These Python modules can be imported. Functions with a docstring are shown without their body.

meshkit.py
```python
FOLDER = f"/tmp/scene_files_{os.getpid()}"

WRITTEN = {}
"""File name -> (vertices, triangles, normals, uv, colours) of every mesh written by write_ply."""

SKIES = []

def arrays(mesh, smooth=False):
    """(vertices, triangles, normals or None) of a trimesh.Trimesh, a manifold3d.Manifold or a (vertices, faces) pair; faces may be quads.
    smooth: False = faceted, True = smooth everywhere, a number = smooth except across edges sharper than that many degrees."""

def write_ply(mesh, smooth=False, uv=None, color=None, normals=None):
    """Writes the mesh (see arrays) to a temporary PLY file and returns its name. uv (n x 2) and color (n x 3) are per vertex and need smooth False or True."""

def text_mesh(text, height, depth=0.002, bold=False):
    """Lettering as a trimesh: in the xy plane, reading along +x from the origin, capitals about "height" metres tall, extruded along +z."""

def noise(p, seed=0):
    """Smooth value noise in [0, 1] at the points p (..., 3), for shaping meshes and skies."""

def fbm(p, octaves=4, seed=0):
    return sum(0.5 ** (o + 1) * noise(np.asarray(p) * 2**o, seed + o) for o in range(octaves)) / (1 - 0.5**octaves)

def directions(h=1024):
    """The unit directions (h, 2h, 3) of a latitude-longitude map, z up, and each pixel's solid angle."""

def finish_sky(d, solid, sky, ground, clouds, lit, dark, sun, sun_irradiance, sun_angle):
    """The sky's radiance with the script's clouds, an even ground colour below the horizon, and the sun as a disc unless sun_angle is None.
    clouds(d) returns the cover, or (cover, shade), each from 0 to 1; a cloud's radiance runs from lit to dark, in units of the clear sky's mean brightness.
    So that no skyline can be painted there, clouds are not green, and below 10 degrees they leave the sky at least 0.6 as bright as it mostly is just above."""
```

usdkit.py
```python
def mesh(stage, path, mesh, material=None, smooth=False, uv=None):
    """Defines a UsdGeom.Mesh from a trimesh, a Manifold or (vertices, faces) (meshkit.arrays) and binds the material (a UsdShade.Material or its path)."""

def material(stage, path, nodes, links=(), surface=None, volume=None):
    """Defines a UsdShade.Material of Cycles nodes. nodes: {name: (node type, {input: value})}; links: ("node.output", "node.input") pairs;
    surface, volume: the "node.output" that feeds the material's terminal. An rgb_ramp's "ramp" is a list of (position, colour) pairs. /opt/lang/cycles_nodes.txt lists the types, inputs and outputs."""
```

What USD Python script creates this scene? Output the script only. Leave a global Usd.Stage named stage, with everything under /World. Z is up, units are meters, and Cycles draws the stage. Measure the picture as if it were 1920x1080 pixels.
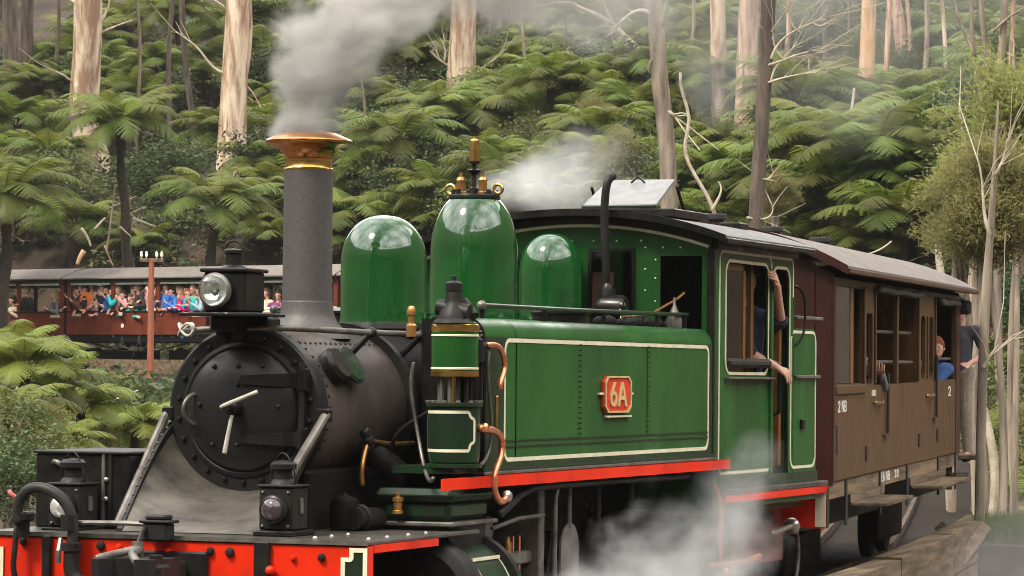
import math, numpy as np, trimesh, usdkit, meshkit
import manifold3d as m3
from shapely.geometry import Polygon, box as sbox, Point, LineString
from shapely import affinity
from scipy.spatial import cKDTree
from pxr import Usd, UsdGeom, UsdLux, UsdShade, Gf, Sdf, Vt

stage = Usd.Stage.CreateInMemory()
UsdGeom.SetStageUpAxis(stage, 'Z'); UsdGeom.SetStageMetersPerUnit(stage, 1.0)
UsdGeom.Xform.Define(stage, '/World')
R = np.random.default_rng(7)

# ------------------------------------------------------------------ camera, sky, sun, exposure
F, YAW, PITCH, ROLL = 6281.37, 0.36949, 0.0254, 0.00951
CX = np.array([-15.01416, -7.63512, 1.87321])
EXPOSURE = 1.55
SUN_EL, SUN_DIR = math.radians(52), np.array([-0.80, 0.45])
SKY_STRENGTH, SUN_I, SUN_ANG = 0.12, 0.4, 11.0

def cam_axes():
    cy, sy, cp, sp = math.cos(YAW), math.sin(YAW), math.cos(PITCH), math.sin(PITCH)
    w = np.array([cy * cp, sy * cp, sp]); r = np.array([sy, -cy, 0.0]); u = np.cross(r, w)
    return math.cos(ROLL) * r + math.sin(ROLL) * u, -math.sin(ROLL) * r + math.cos(ROLL) * u, w
CR, CU, CW = cam_axes()
cam = UsdGeom.Camera.Define(stage, '/World/camera')
cam.CreateFocalLengthAttr(F / 1920 * 36); cam.CreateHorizontalApertureAttr(36.0); cam.CreateVerticalApertureAttr(20.25)
cam.CreateClippingRangeAttr(Gf.Vec2f(0.1, 2000)); cam.CreateExposureAttr(EXPOSURE)
cam.CreateFStopAttr(0.0)
cam.AddTransformOp().Set(Gf.Matrix4d(*CR, 0, *CU, 0, *(-CW), 0, *CX, 1))

def mat(name, nodes, links, surface=None, volume=None):
    return usdkit.material(stage, '/World/Looks/' + name, nodes, links, surface=surface, volume=volume)

sun_rot = math.atan2(SUN_DIR[0], SUN_DIR[1])
dome = UsdLux.DomeLight.Define(stage, '/World/sky')
dome.GetPrim().SetCustomDataByKey('kind', 'structure')
UsdShade.MaterialBindingAPI.Apply(dome.GetPrim()).Bind(mat('overcast_sky', {
    's': ('sky_texture', {'sky_type': 'single_scattering', 'sun_disc': False, 'sun_elevation': SUN_EL, 'sun_rotation': sun_rot}),
    'tc': ('texture_coordinate', {}), 'n': ('noise_texture', {'scale': 2.6, 'detail': 6.0, 'roughness': 0.55}),
    'r': ('rgb_ramp', {'ramp': [(0.40, (0.0, 0.0, 0.0)), (0.60, (1.0, 1.0, 1.0))]}),
    'f': ('map_range', {'from_min': 0.0, 'from_max': 1.0, 'to_min': 0.62, 'to_max': 1.0, 'clamp': True}),
    'cl': ('rgb_ramp', {'ramp': [(0.36, (6.0, 5.9, 5.7)), (0.62, (13.5, 12.9, 12.0))]}), 'm': ('mix', {}), 'b': ('background_shader', {'strength': SKY_STRENGTH})},
    [('tc.generated', 'n.vector'), ('n.fac', 'r.fac'), ('r.color', 'f.value'), ('f.result', 'm.fac'), ('s.color', 'm.color1'), ('n.fac', 'cl.fac'), ('cl.color', 'm.color2'), ('m.color', 'b.color')], surface='b.background'))
sun = UsdLux.DistantLight.Define(stage, '/World/sun')
sun.CreateIntensityAttr(SUN_I); sun.CreateAngleAttr(SUN_ANG); sun.CreateNormalizeAttr(True); sun.CreateColorAttr(Gf.Vec3f(1.0, 0.93, 0.80))
sd = SUN_DIR / np.linalg.norm(SUN_DIR) * math.cos(SUN_EL); sd = np.array([sd[0], sd[1], math.sin(SUN_EL)])
zx = np.cross([0, 0, 1.0], sd); zx /= np.linalg.norm(zx); zy = np.cross(sd, zx)
sun.AddTransformOp().Set(Gf.Matrix4d(*zx, 0, *zy, 0, *sd, 0, 0, 0, 60, 1))

# ------------------------------------------------------------------ naming and defining
USED = {}
def path_for(parent, name):
    k = (parent, name); n = USED.get(k, 0); USED[k] = n + 1
    return f'{parent}/{name}' + (f'_{n:03d}' if n else '')
def data(prim, **kw):
    for k, v in kw.items():
        if v: prim.SetCustomDataByKey(k, v)
def put(parent, name, mesh, m, smooth=False, label=None, kind=None, category=None, group=None):
    p = path_for(parent, name)
    if isinstance(mesh, list): mesh = cat(mesh)
    g = usdkit.mesh(stage, p, mesh, m, smooth=smooth)
    data(g.GetPrim(), label=label, kind=kind, category=category, group=group)
    return p
def thing(name, label=None, category=None, loc=(0, 0, 0), rz=0.0, group=None, kind=None, ry=0.0, scale=1.0, parent='/World'):
    p = path_for(parent, name); x = UsdGeom.Xform.Define(stage, p)
    x.AddTranslateOp().Set(Gf.Vec3d(*map(float, loc)))
    if rz: x.AddRotateZOp().Set(math.degrees(rz))
    if ry: x.AddRotateYOp().Set(math.degrees(ry))
    if scale != 1.0: x.AddScaleOp().Set(Gf.Vec3f(scale, scale, scale))
    data(x.GetPrim(), label=label, category=category, group=group, kind=kind)
    return p
def kind_of(name):                       # a class prim whose children are the parts of a repeated thing
    p = path_for('/World', name); stage.CreateClassPrim(p); return p
def copy_of(source, name, label, category, loc, rz=0.0, scale=1.0, group=None, ry=0.0):
    p = thing(name, label, category, loc, rz, group, scale=scale, ry=ry)
    pr = stage.GetPrimAtPath(p); pr.GetReferences().AddInternalReference(source); pr.SetInstanceable(True)
    return p

# ------------------------------------------------------------------ shapes
cat = trimesh.util.concatenate
def T(v, f): return trimesh.Trimesh(np.asarray(v, float), np.asarray(f, int), process=False)
def box(x0, x1, y0, y1, z0, z1, b=0.0):
    x0, x1 = sorted((x0, x1)); y0, y1 = sorted((y0, y1)); z0, z1 = sorted((z0, z1))
    if b <= 0:
        m = trimesh.creation.box((x1 - x0, y1 - y0, z1 - z0)); m.apply_translation(((x0 + x1) / 2, (y0 + y1) / 2, (z0 + z1) / 2)); return m
    b = min(b, (x1 - x0) / 2.2, (y1 - y0) / 2.2, (z1 - z0) / 2.2); pts = []
    for X, sx in ((x0, 1), (x1, -1)):
        for Y, sy in ((y0, 1), (y1, -1)):
            for Z, sz in ((z0, 1), (z1, -1)):
                pts += [(X, Y + sy * b, Z + sz * b), (X + sx * b, Y, Z + sz * b), (X + sx * b, Y + sy * b, Z)]
    return trimesh.convex.convex_hull(np.array(pts))
def tube(pts, r, n=8, cap=True):
    p = np.asarray(pts, float); k = len(p); t = np.gradient(p, axis=0); t /= np.linalg.norm(t, axis=1, keepdims=True) + 1e-12
    r = np.broadcast_to(np.asarray(r, float), (k,))
    a = np.cross(t[0], [0, 0, 1.0] if abs(t[0][2]) < .9 else [1.0, 0, 0]); a /= np.linalg.norm(a); A = []
    for i in range(k):
        a = a - t[i] * (a @ t[i]); a /= np.linalg.norm(a) + 1e-12; A.append(a)
    A = np.array(A); B = np.cross(t, A); ang = np.arange(n) * 2 * np.pi / n
    v = p[:, None] + r[:, None, None] * (np.cos(ang)[None, :, None] * A[:, None] + np.sin(ang)[None, :, None] * B[:, None])
    v = v.reshape(-1, 3); f = []
    for i in range(k - 1):
        for j in range(n):
            q = (i * n + j, i * n + (j + 1) % n, (i + 1) * n + (j + 1) % n, (i + 1) * n + j); f += [(q[0], q[1], q[2]), (q[0], q[2], q[3])]
    if cap:
        v = np.vstack([v, p[:1], p[-1:]]); c0, c1 = k * n, k * n + 1
        for j in range(n): f += [(c0, (j + 1) % n, j), (c1, (k - 1) * n + j, (k - 1) * n + (j + 1) % n)]
    return T(v, f)
def rod(a, b, r, n=10): return tube([a, b], r, n)
def smooth_line(pts, n=24):
    from scipy.interpolate import CubicSpline
    p = np.asarray(pts, float); s = np.r_[0, np.cumsum(np.linalg.norm(np.diff(p, axis=0), axis=1))]
    return CubicSpline(s, p)(np.linspace(0, s[-1], n))
def lathe(prof, c=(0, 0, 0), axis='z', n=48):
    pr = np.asarray(prof, float); ang = np.arange(n) * 2 * np.pi / n; k = len(pr)
    v = np.stack([pr[:, None, 0] * np.cos(ang), pr[:, None, 0] * np.sin(ang), np.repeat(pr[:, 1:2], n, 1)], -1).reshape(-1, 3); f = []
    for i in range(k - 1):
        for j in range(n):
            q = (i * n + j, i * n + (j + 1) % n, (i + 1) * n + (j + 1) % n, (i + 1) * n + j); f += [(q[0], q[1], q[2]), (q[0], q[2], q[3])]
    if axis == 'x': v = v[:, [2, 0, 1]]
    if axis == 'y': v = v[:, [1, 2, 0]]
    return T(v + np.array(c), f)
def disc(c, r, h, axis='x', n=32, b=0.01):   # solid bevelled disc of thickness h along +axis
    return lathe([(0.0001, 0), (r - b, 0), (r, b), (r, h - b), (r - b, h), (0.0001, h)], c, axis, n)
def flat(poly, lo, hi, plane='xz'):          # plane xz: poly in (x, z) extruded in y; yz: extruded in x; xy: in z
    out = []
    for g in getattr(poly, 'geoms', [poly]):
        if g.is_empty: continue
        m = trimesh.creation.extrude_polygon(g, hi - lo, engine='earcut'); v = np.array(m.vertices)
        if plane == 'xz': v = np.stack([v[:, 0], v[:, 2] + lo, v[:, 1]], 1)
        elif plane == 'yz': v = np.stack([v[:, 2] + lo, v[:, 0], v[:, 1]], 1)
        else: v = v + [0, 0, lo]
        f = np.array(m.faces); 
        if plane == 'xz': f = f[:, ::-1]
        out.append(T(v, f))
    return cat(out)
def rrect(x0, z0, x1, z1, r=0.05):
    return sbox(x0 + r, z0 + r, x1 - r, z1 - r).buffer(r, quad_segs=5) if r > 0 else sbox(x0, z0, x1, z1)
def stripe(poly, w): return poly.difference(poly.buffer(-w, join_style=1))
def dots(pts, r, squash=(1, 1, 1), sub=1):
    base = trimesh.creation.icosphere(sub, 1.0); v0 = base.vertices * np.array(squash) * r
    return cat([T(v0 + np.array(p), base.faces) for p in pts])
def xf(mesh, M): m = mesh.copy(); m.apply_transform(M); return m
def rotz(a, c=(0, 0, 0)): return trimesh.transformations.rotation_matrix(a, [0, 0, 1], c)
def rot(a, ax, c=(0, 0, 0)): return trimesh.transformations.rotation_matrix(a, ax, c)

def ray(u, v):
    d = CW * F + CR * (u - 960) - CU * (v - 540); return d / np.linalg.norm(d)
def along(u, v, dist): return CX + ray(u, v) * dist
def onY(u, v, y): d = ray(u, v); return CX + d * (y - CX[1]) / d[1]
def onX(u, v, x): d = ray(u, v); return CX + d * (x - CX[0]) / d[0]

# ------------------------------------------------------------------ materials
def surf(name, c, rough=0.5, metal=0.0, c2=None, scale=6.0, lo=0.35, hi=0.65, bump=0.0, bscale=None, coat=0.0, stretch=(1, 1, 1), rvar=0.0, detail=5.0, spec=0.5, rand=0.0, coord='tc.object', coat_ior=1.5):
    c = np.array(c, float); c2 = np.array(c2 if c2 is not None else c * 0.72, float)
    nodes = {'tc': ('texture_coordinate', {}), 'mp': ('mapping', {'scale': stretch}), 'n': ('noise_texture', {'scale': scale, 'detail': detail, 'roughness': 0.6}),
             'r': ('rgb_ramp', {'ramp': [(lo, c2), (hi, c)]}), 'p': ('principled_bsdf', {'roughness': rough, 'metallic': metal, 'coat_weight': coat, 'coat_roughness': 0.06, 'coat_ior': coat_ior, 'specular_ior_level': spec})}
    links = [(coord, 'mp.vector'), ('mp.vector', 'n.vector'), ('n.fac', 'r.fac')]
    col = 'r.color'
    if coord.startswith('geo'): nodes['geo'] = ('geometry', {})
    if rand:
        nodes['oi'] = ('object_info', {}); nodes['rm'] = ('map_range', {'from_min': 0.0, 'from_max': 1.0, 'to_min': 1 - rand, 'to_max': 1 + rand})
        nodes['hs'] = ('hsv', {'hue': 0.5, 'saturation': 1.0, 'fac': 1.0}); links += [('oi.random', 'rm.value'), ('rm.result', 'hs.value'), (col, 'hs.color')]; col = 'hs.color'
    links.append((col, 'p.base_color'))
    if rvar:
        nodes['rr'] = ('map_range', {'from_min': 0.3, 'from_max': 0.7, 'to_min': rough + rvar, 'to_max': max(0.03, rough - rvar), 'clamp': True}); links += [('n.fac', 'rr.value'), ('rr.result', 'p.roughness')]
    if bump:
        nodes['bn'] = ('noise_texture', {'scale': bscale or scale * 4, 'detail': 4.0}); nodes['bp'] = ('bump', {'strength': bump, 'distance': 0.02})
        links += [('mp.vector', 'bn.vector'), ('bn.fac', 'bp.height'), ('bp.normal', 'p.normal')]
    return mat(name, nodes, links, 'p.BSDF')

def leafy(name, c, c2, scale=1.2, trans=0.35, rand=0.25, rough=0.5, hue=0.02):
    c, c2 = np.array(c), np.array(c2)
    return mat(name, {'tc': ('texture_coordinate', {}), 'n': ('noise_texture', {'scale': scale, 'detail': 4.0}), 'r': ('rgb_ramp', {'ramp': [(0.33, c2), (0.66, c)]}),
        'geo': ('geometry', {}), 'oi': ('object_info', {}), 'im': ('map_range', {'to_min': 0.78, 'to_max': 1.22}), 'rm': ('map_range', {'to_min': 1 - rand, 'to_max': 1 + rand}), 'hm': ('map_range', {'to_min': 0.5 - hue, 'to_max': 0.5 + hue}),
        'vm': ('math', {'math_type': 'multiply'}), 'hs': ('hsv', {'saturation': 1.0, 'fac': 1.0}),
        'p': ('principled_bsdf', {'roughness': rough, 'specular_ior_level': 0.35}), 't': ('translucent_bsdf', {}), 'mx': ('mix_closure', {'fac': trans})},
        [('tc.object', 'n.vector'), ('n.fac', 'r.fac'), ('r.color', 'hs.color'), ('geo.random_per_island', 'im.value'), ('oi.random', 'rm.value'), ('oi.random', 'hm.value'), ('im.result', 'vm.value1'), ('rm.result', 'vm.value2'), ('vm.value', 'hs.value'), ('hm.result', 'hs.hue'),
         ('hs.color', 'p.base_color'), ('hs.color', 't.color'), ('p.BSDF', 'mx.closure1'), ('t.BSDF', 'mx.closure2')], 'mx.closure')

def glassy(name, c, glossy=0.6): 
    return mat(name, {'t': ('transparent_bsdf', {'color': c}), 'g': ('glossy_bsdf', {'color': (1, 1, 1), 'roughness': 0.04}), 'fr': ('fresnel', {'IOR': 1.5}), 'x': ('mix_closure', {})},
               [('fr.fac', 'x.fac'), ('t.BSDF', 'x.closure1'), ('g.BSDF', 'x.closure2')], 'x.closure')

M = {}
M['green'] = surf('green_paint', (0.0115, 0.0620, 0.0115), 0.32, c2=(0.0085, 0.0400, 0.0085), scale=2.6, lo=.28, hi=.62, stretch=(1.3, 1.3, .4), detail=8, rvar=0.13, bump=0.05, bscale=3, coat=0, spec=0.25)
M['dome_green'] = surf('dome_enamel', (0.0040, 0.0500, 0.0085), 0.18, c2=(0.0028, 0.0310, 0.0055), scale=3, coat=1.0, spec=0.08, coat_ior=1.85, rvar=0.04, bump=0.02, bscale=5)
M['dark_green'] = surf('dark_green_paint', (0.00675, 0.024, 0.00825), 0.35, c2=(0.00825, 0.0135, 0.0075), scale=7, rvar=0.1, coat=0.05, spec=0.3)
M['cream'] = surf('cream_lining', (0.703, 0.665, 0.494), 0.4, c2=(0.57, 0.5225, 0.361), scale=9)
M['red'] = surf('red_paint', (0.6624, 0.02392, 0.00368), 0.36, c2=(0.36, 0.0130, 0.0040), scale=3.2, lo=0.26, hi=0.6, detail=9, rvar=0.1, coat=0, spec=0.2)
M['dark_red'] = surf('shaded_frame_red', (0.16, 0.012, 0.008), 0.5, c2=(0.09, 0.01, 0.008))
M['black'] = surf('black_paint', (0.005, 0.00475, 0.00475), 0.34, c2=(0.009, 0.008, 0.007), scale=8, rvar=0.12, spec=0.28)
M['smokebox'] = surf('smokebox_black', (0.01054, 0.00992, 0.00992), 0.36, c2=(0.0062, 0.00589, 0.00589), scale=5, rvar=0.10, bump=0.05, bscale=40, spec=0.3)
M['boiler'] = surf('heated_brown_steel', (0.08075, 0.0629, 0.0527), 0.40, c2=(0.034, 0.0272, 0.0238), scale=3.0, rvar=0.12, bump=0.06, bscale=45, stretch=(1, 1, 0.5), metal=0.25)
M['apron'] = surf('ash_dusted_plate', (0.200, 0.178, 0.145), 0.40, c2=(0.030, 0.027, 0.024), scale=2.6, lo=.34, hi=.70, stretch=(1.6, .8, 1.3), metal=0.5, rvar=0.12, bump=0.10, bscale=14, detail=8)
M['stack'] = surf('stack_grey', (0.068, 0.0616, 0.0592), 0.5, c2=(0.048, 0.0432, 0.0416), scale=60, detail=2, bump=0.12, bscale=160)
M['steel'] = surf('bright_steel', (0.62, 0.60, 0.56), 0.30, metal=0.9, c2=(0.40, 0.37, 0.33), scale=12)
M['dull_steel'] = surf('dull_steel', (0.192, 0.176, 0.156), 0.42, metal=0.6, c2=(0.08, 0.072, 0.0624), scale=9)
M['deck_steel'] = surf('worn_deck_plate', (0.084, 0.0735, 0.063), 0.38, metal=0.4, c2=(0.0315, 0.028, 0.0238), scale=7)
M['copper'] = surf('polished_copper', (0.88, 0.46, 0.19), 0.17, metal=1.0, c2=(0.72, 0.27, 0.08), scale=6)
M['copper_pipe'] = surf('copper_pipe', (0.90, 0.40, 0.20), 0.28, metal=0.9, c2=(0.80, 0.26, 0.14), scale=9)
M['brass'] = surf('brass', (0.80, 0.55, 0.18), 0.20, metal=1.0, c2=(0.58, 0.36, 0.10), scale=9)
M['bronze'] = surf('bronze', (0.55, 0.30, 0.10), 0.32, metal=0.9, c2=(0.34, 0.17, 0.06), scale=14)
M['white'] = surf('white_enamel', (0.78, 0.76, 0.70), 0.4, c2=(0.62, 0.58, 0.50), scale=12)
M['iron'] = surf('sooty_iron', (0.0154, 0.01375, 0.01265), 0.5, c2=(0.0077, 0.00715, 0.006875), scale=12, metal=0.2, bump=0.05, spec=0.3)
M['soot'] = surf('sooty_underframe', (0.004, 0.00375, 0.0035), 0.6, c2=(0.007, 0.006, 0.005), scale=7, spec=0.15)
M['roof_grey'] = surf('cab_roof_canvas', (0.1445, 0.1403, 0.1403), 0.6, c2=(0.08075, 0.0765, 0.0765), scale=9, bump=0.06)
M['pale_flap'] = surf('pale_roof_flap', (0.20, 0.203, 0.207), 0.45, c2=(0.14, 0.14, 0.142), scale=11)
M['rubber'] = surf('hose_rubber', (0.0144, 0.0144, 0.0132), 0.5, c2=(0.024, 0.0228, 0.0204), scale=15, spec=0.25)
M['red_plate'] = surf('number_plate_red', (0.62, 0.040, 0.014), 0.4)
M['gold'] = surf('gold_paint', (.62, .44, .20), .4, c2=(.48, .32, .13), scale=14)
M['handle'] = surf('worn_white_handle', (.46, .44, .38), .4, c2=(.30, .28, .23), scale=20)
M['lens'] = mat('lamp_lens', {'p': ('principled_bsdf', {'base_color': (0.80, 0.82, 0.80), 'metallic': 0.75, 'roughness': 0.08, 'coat_weight': 1.0})}, [], 'p.BSDF')
M['violet_lens'] = mat('lamp_lens_violet', {'p': ('principled_bsdf', {'base_color': (0.045, 0.030, 0.038), 'metallic': 0.25, 'roughness': 0.06, 'coat_weight': 1.0})}, [], 'p.BSDF')
M['pane'] = glassy('window_pane', (0.86, 0.90, 0.87))
M['varnish'] = surf('varnished_wood', (0.154, 0.07, 0.0154), 0.45, c2=(0.091, 0.0385, 0.0098), scale=6, stretch=(5, 5, 0.5))
M['maroon'] = surf('carriage_maroon', (0.032, 0.008, 0.0064), 0.42, c2=(0.0224, 0.0064, 0.0048), scale=4, coat=0.03, spec=0.25)
M['tail_maroon'] = surf('carriage_red_brown', (0.150, 0.032, 0.016), 0.42, c2=(0.10, 0.022, 0.012), scale=3, coat=0.03, spec=0.25)
M['car_brown'] = surf('carriage_brown', (0.084, 0.042, 0.0140), 0.46, c2=(0.048, 0.024, 0.0085), scale=3.5, stretch=(3, 3, 0.6), coat=0, spec=0.25)
M['car_trim'] = surf('carriage_trim_brown', (0.068, 0.036, 0.0176), 0.5, c2=(0.048, 0.024, 0.0128), scale=5, spec=0.25)
M['canvas'] = surf('carriage_roof_canvas', (0.155, 0.130, 0.112), 0.75, c2=(0.100, 0.085, 0.074), scale=5, bump=0.08, rand=0.1)
M['blind'] = surf('canvas_blind', (0.075, 0.078, 0.066), 0.8, c2=(0.04, 0.042, 0.035), scale=8)
M['curtain'] = surf('pale_blind', (0.42, 0.40, 0.30), 0.8, c2=(0.30, 0.28, 0.20), scale=6, stretch=(4, 4, .6))
M['trim_green'] = surf('trim_green', (0.02, 0.17, 0.09), 0.5); M['trim_white'] = surf('trim_white', (0.7, 0.7, 0.64), 0.5)
M['timber'] = surf('weathered_timber', (0.215, 0.155, 0.098), 0.88, c2=(0.070, 0.050, 0.032), scale=2.2, lo=.33, hi=.66, stretch=(.45, 4.5, 6.5), bump=0.5, bscale=10, rand=0.15, spec=.2, detail=7)
M['dark_timber'] = surf('tarred_timber', (0.060, 0.048, 0.036), 0.85, c2=(0.030, 0.025, 0.02), scale=4, bump=0.2)
M['rust'] = surf('rusty_pole', (0.300, 0.090, 0.042), 0.7, c2=(0.20, 0.062, 0.032), scale=7, stretch=(1, 1, .3))
M['ballast'] = surf('ballast_stone', (.11, .095, .08), .9, c2=(.045, .04, .034), scale=5)
M['rail'] = surf('worn_rail', (0.10, 0.08, 0.065), 0.85, metal=0.0, spec=.1, c2=(0.05, 0.032, 0.022), scale=6)
M['litter'] = surf('forest_floor', (0.055, 0.034, 0.018), 0.95, c2=(0.018, 0.013, 0.008), scale=0.9, detail=9, bump=0.6, bscale=5, coord='geo.position')
M['grass'] = leafy('grass_blades', (0.16, 0.22, 0.05), (0.10, 0.15, 0.03), trans=0.4)
M['fern'] = leafy('fern_green', (0.192, 0.228, 0.044), (0.118, 0.152, 0.030), trans=0.48, rand=0.32, hue=0.028)
M['fern_young'] = leafy('fern_young', (0.245, 0.290, 0.044), (0.180, 0.225, 0.038), trans=0.42, rand=0.2, hue=0.015)
M['fern_dead'] = leafy('fern_dead', (0.130, 0.070, 0.030), (0.070, 0.038, 0.018), trans=0.2, rand=0.25)
M['fern_trunk'] = surf('fern_trunk', (0.040, 0.027, 0.018), 0.95, c2=(0.018, 0.013, 0.010), scale=9, bump=0.7, bscale=30, rand=0.3)
M['stalk'] = surf('frond_stalk', (0.085, 0.085, 0.025), 0.6, c2=(0.05, 0.045, 0.015))
M['leaf_dark'] = leafy('leaf_dark', (0.075, 0.100, 0.030), (0.040, 0.060, 0.019), trans=0.25, rand=0.35)
M['leaf_mid'] = leafy('leaf_mid', (0.150, 0.160, 0.050), (0.085, 0.102, 0.034), trans=0.3, rand=0.3, hue=0.025)
M['leaf_olive'] = leafy('leaf_olive', (0.330, 0.325, 0.105), (0.230, 0.235, 0.075), trans=0.5, rand=0.2, hue=0.02)
M['leaf_brown'] = leafy('leaf_brown', (0.150, 0.090, 0.036), (0.075, 0.048, 0.022), trans=0.2, rand=0.3)
M['gum'] = leafy('gum_leaf', (0.070, 0.092, 0.040), (0.045, 0.062, 0.028), trans=0.25, rand=0.2)
M['bark_pale'] = surf('pale_gum_bark', (0.58, 0.46, 0.34), 0.75, c2=(0.25, 0.150, 0.095), scale=2.3, lo=0.40, hi=0.58, stretch=(1.7, 1.7, 0.30), bump=0.35, bscale=9, rand=0.1, detail=6)
M['bark_pink'] = surf('pink_gum_bark', (0.50, 0.34, 0.26), 0.8, c2=(0.24, 0.14, 0.095), scale=2.6, lo=0.38, hi=0.6, stretch=(2.6, 2.6, 0.2), bump=0.4, bscale=9, rand=0.1, detail=6)
M['bark_orange'] = surf('orange_gum_bark', (0.58, 0.36, 0.20), 0.8, c2=(0.30, 0.16, 0.08), scale=2.2, stretch=(2.6, 2.6, 0.2), bump=0.4, bscale=9)
M['bark_grey'] = surf('grey_bark', (0.30, 0.245, 0.185), 0.85, c2=(0.115, 0.085, 0.062), scale=2.8, stretch=(2.5, 2.5, 0.35), bump=0.5, bscale=12, rand=0.15)
M['bark_dark'] = surf('dark_bark', (0.120, 0.088, 0.064), 0.9, c2=(0.045, 0.034, 0.027), scale=3, stretch=(2.5, 2.5, 0.4), bump=0.5, bscale=12, rand=0.2)
M['deadwood'] = surf('bleached_deadwood', (0.46, 0.40, 0.30), 0.8, c2=(0.27, 0.225, 0.16), scale=6, bump=0.3)
M['skin'] = surf('skin', (0.60, 0.34, 0.24), 0.5, c2=(0.52, 0.28, 0.20), scale=20)
def cloth(name, c): M[name] = surf('cloth_' + name, c, 0.85, c2=np.array(c) * 0.75, scale=20)

# ------------------------------------------------------------------ path of the line (rail height z) and ground
def hermite(p0, t0, p1, t1, n):
    t = np.linspace(0, 1, n)[:, None]; return (2*t**3-3*t**2+1)*p0 + (t**3-2*t**2+t)*t0 + (-2*t**3+3*t**2)*p1 + (t**3-t**2)*t1
H1, H2 = 0.12261, math.radians(72.2)
def uv2(h): return np.array([math.cos(h), math.sin(h)])
CAR_A = np.array([9.3466, -0.7913]); CAR0 = CAR_A + 1.05 * np.array([-math.sin(H1), math.cos(H1)]); CAR1 = CAR0 + 8.29 * uv2(H1)
TS = np.array([58.56, 30.77]); TN = np.array([-math.sin(H2), math.cos(H2)]); TC = TS - 1.05 * TN
seg = [np.stack([np.linspace(-14, 4.8, 40), np.zeros(40)], 1), hermite(np.array([4.8, 0]), uv2(0) * 4.5, CAR0, uv2(H1 - .02) * 4.5, 12)[1:],
       hermite(CAR0, uv2(H1 - .02) * 8.3, CAR1, uv2(H1 + .03) * 8.3, 20)[1:], hermite(CAR1, uv2(H1 + .1) * 52, TC - 8 * uv2(H2), uv2(H2) * 46, 60)[1:],
       hermite(TC - 8 * uv2(H2), uv2(H2) * 16, TC + 8 * uv2(H2 + .03), uv2(H2 + .03) * 16, 16)[1:], hermite(TC + 8 * uv2(H2 + .03), uv2(H2 + .03) * 40, TC + np.array([6, 60]), uv2(1.9) * 50, 40)[1:]]
PATH = np.vstack(seg); PS = np.r_[0, np.cumsum(np.linalg.norm(np.diff(PATH, axis=0), axis=1))]
PT = np.gradient(PATH, axis=0); PT /= np.linalg.norm(PT, axis=1, keepdims=True); PN = np.stack([-PT[:, 1], PT[:, 0]], 1)
sL = PS[np.argmin(np.abs(PATH[:, 0] - 9.2) + 100 * (PATH[:, 1] > 2))]; sTail = PS[np.argmin(np.linalg.norm(PATH - TC, axis=1))]
def sstep(a, b, x): t = np.clip((x - a) / (b - a), 0, 1); return t * t * (3 - 2 * t)
PZ = 0.15 + 0.06 * sstep(sL, sL + 9, PS) + 1.62 * sstep(sL + 6, sTail - 6, PS) + np.clip(PS - sTail, 0, None) * 0.012
KT = cKDTree(PATH)
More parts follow.
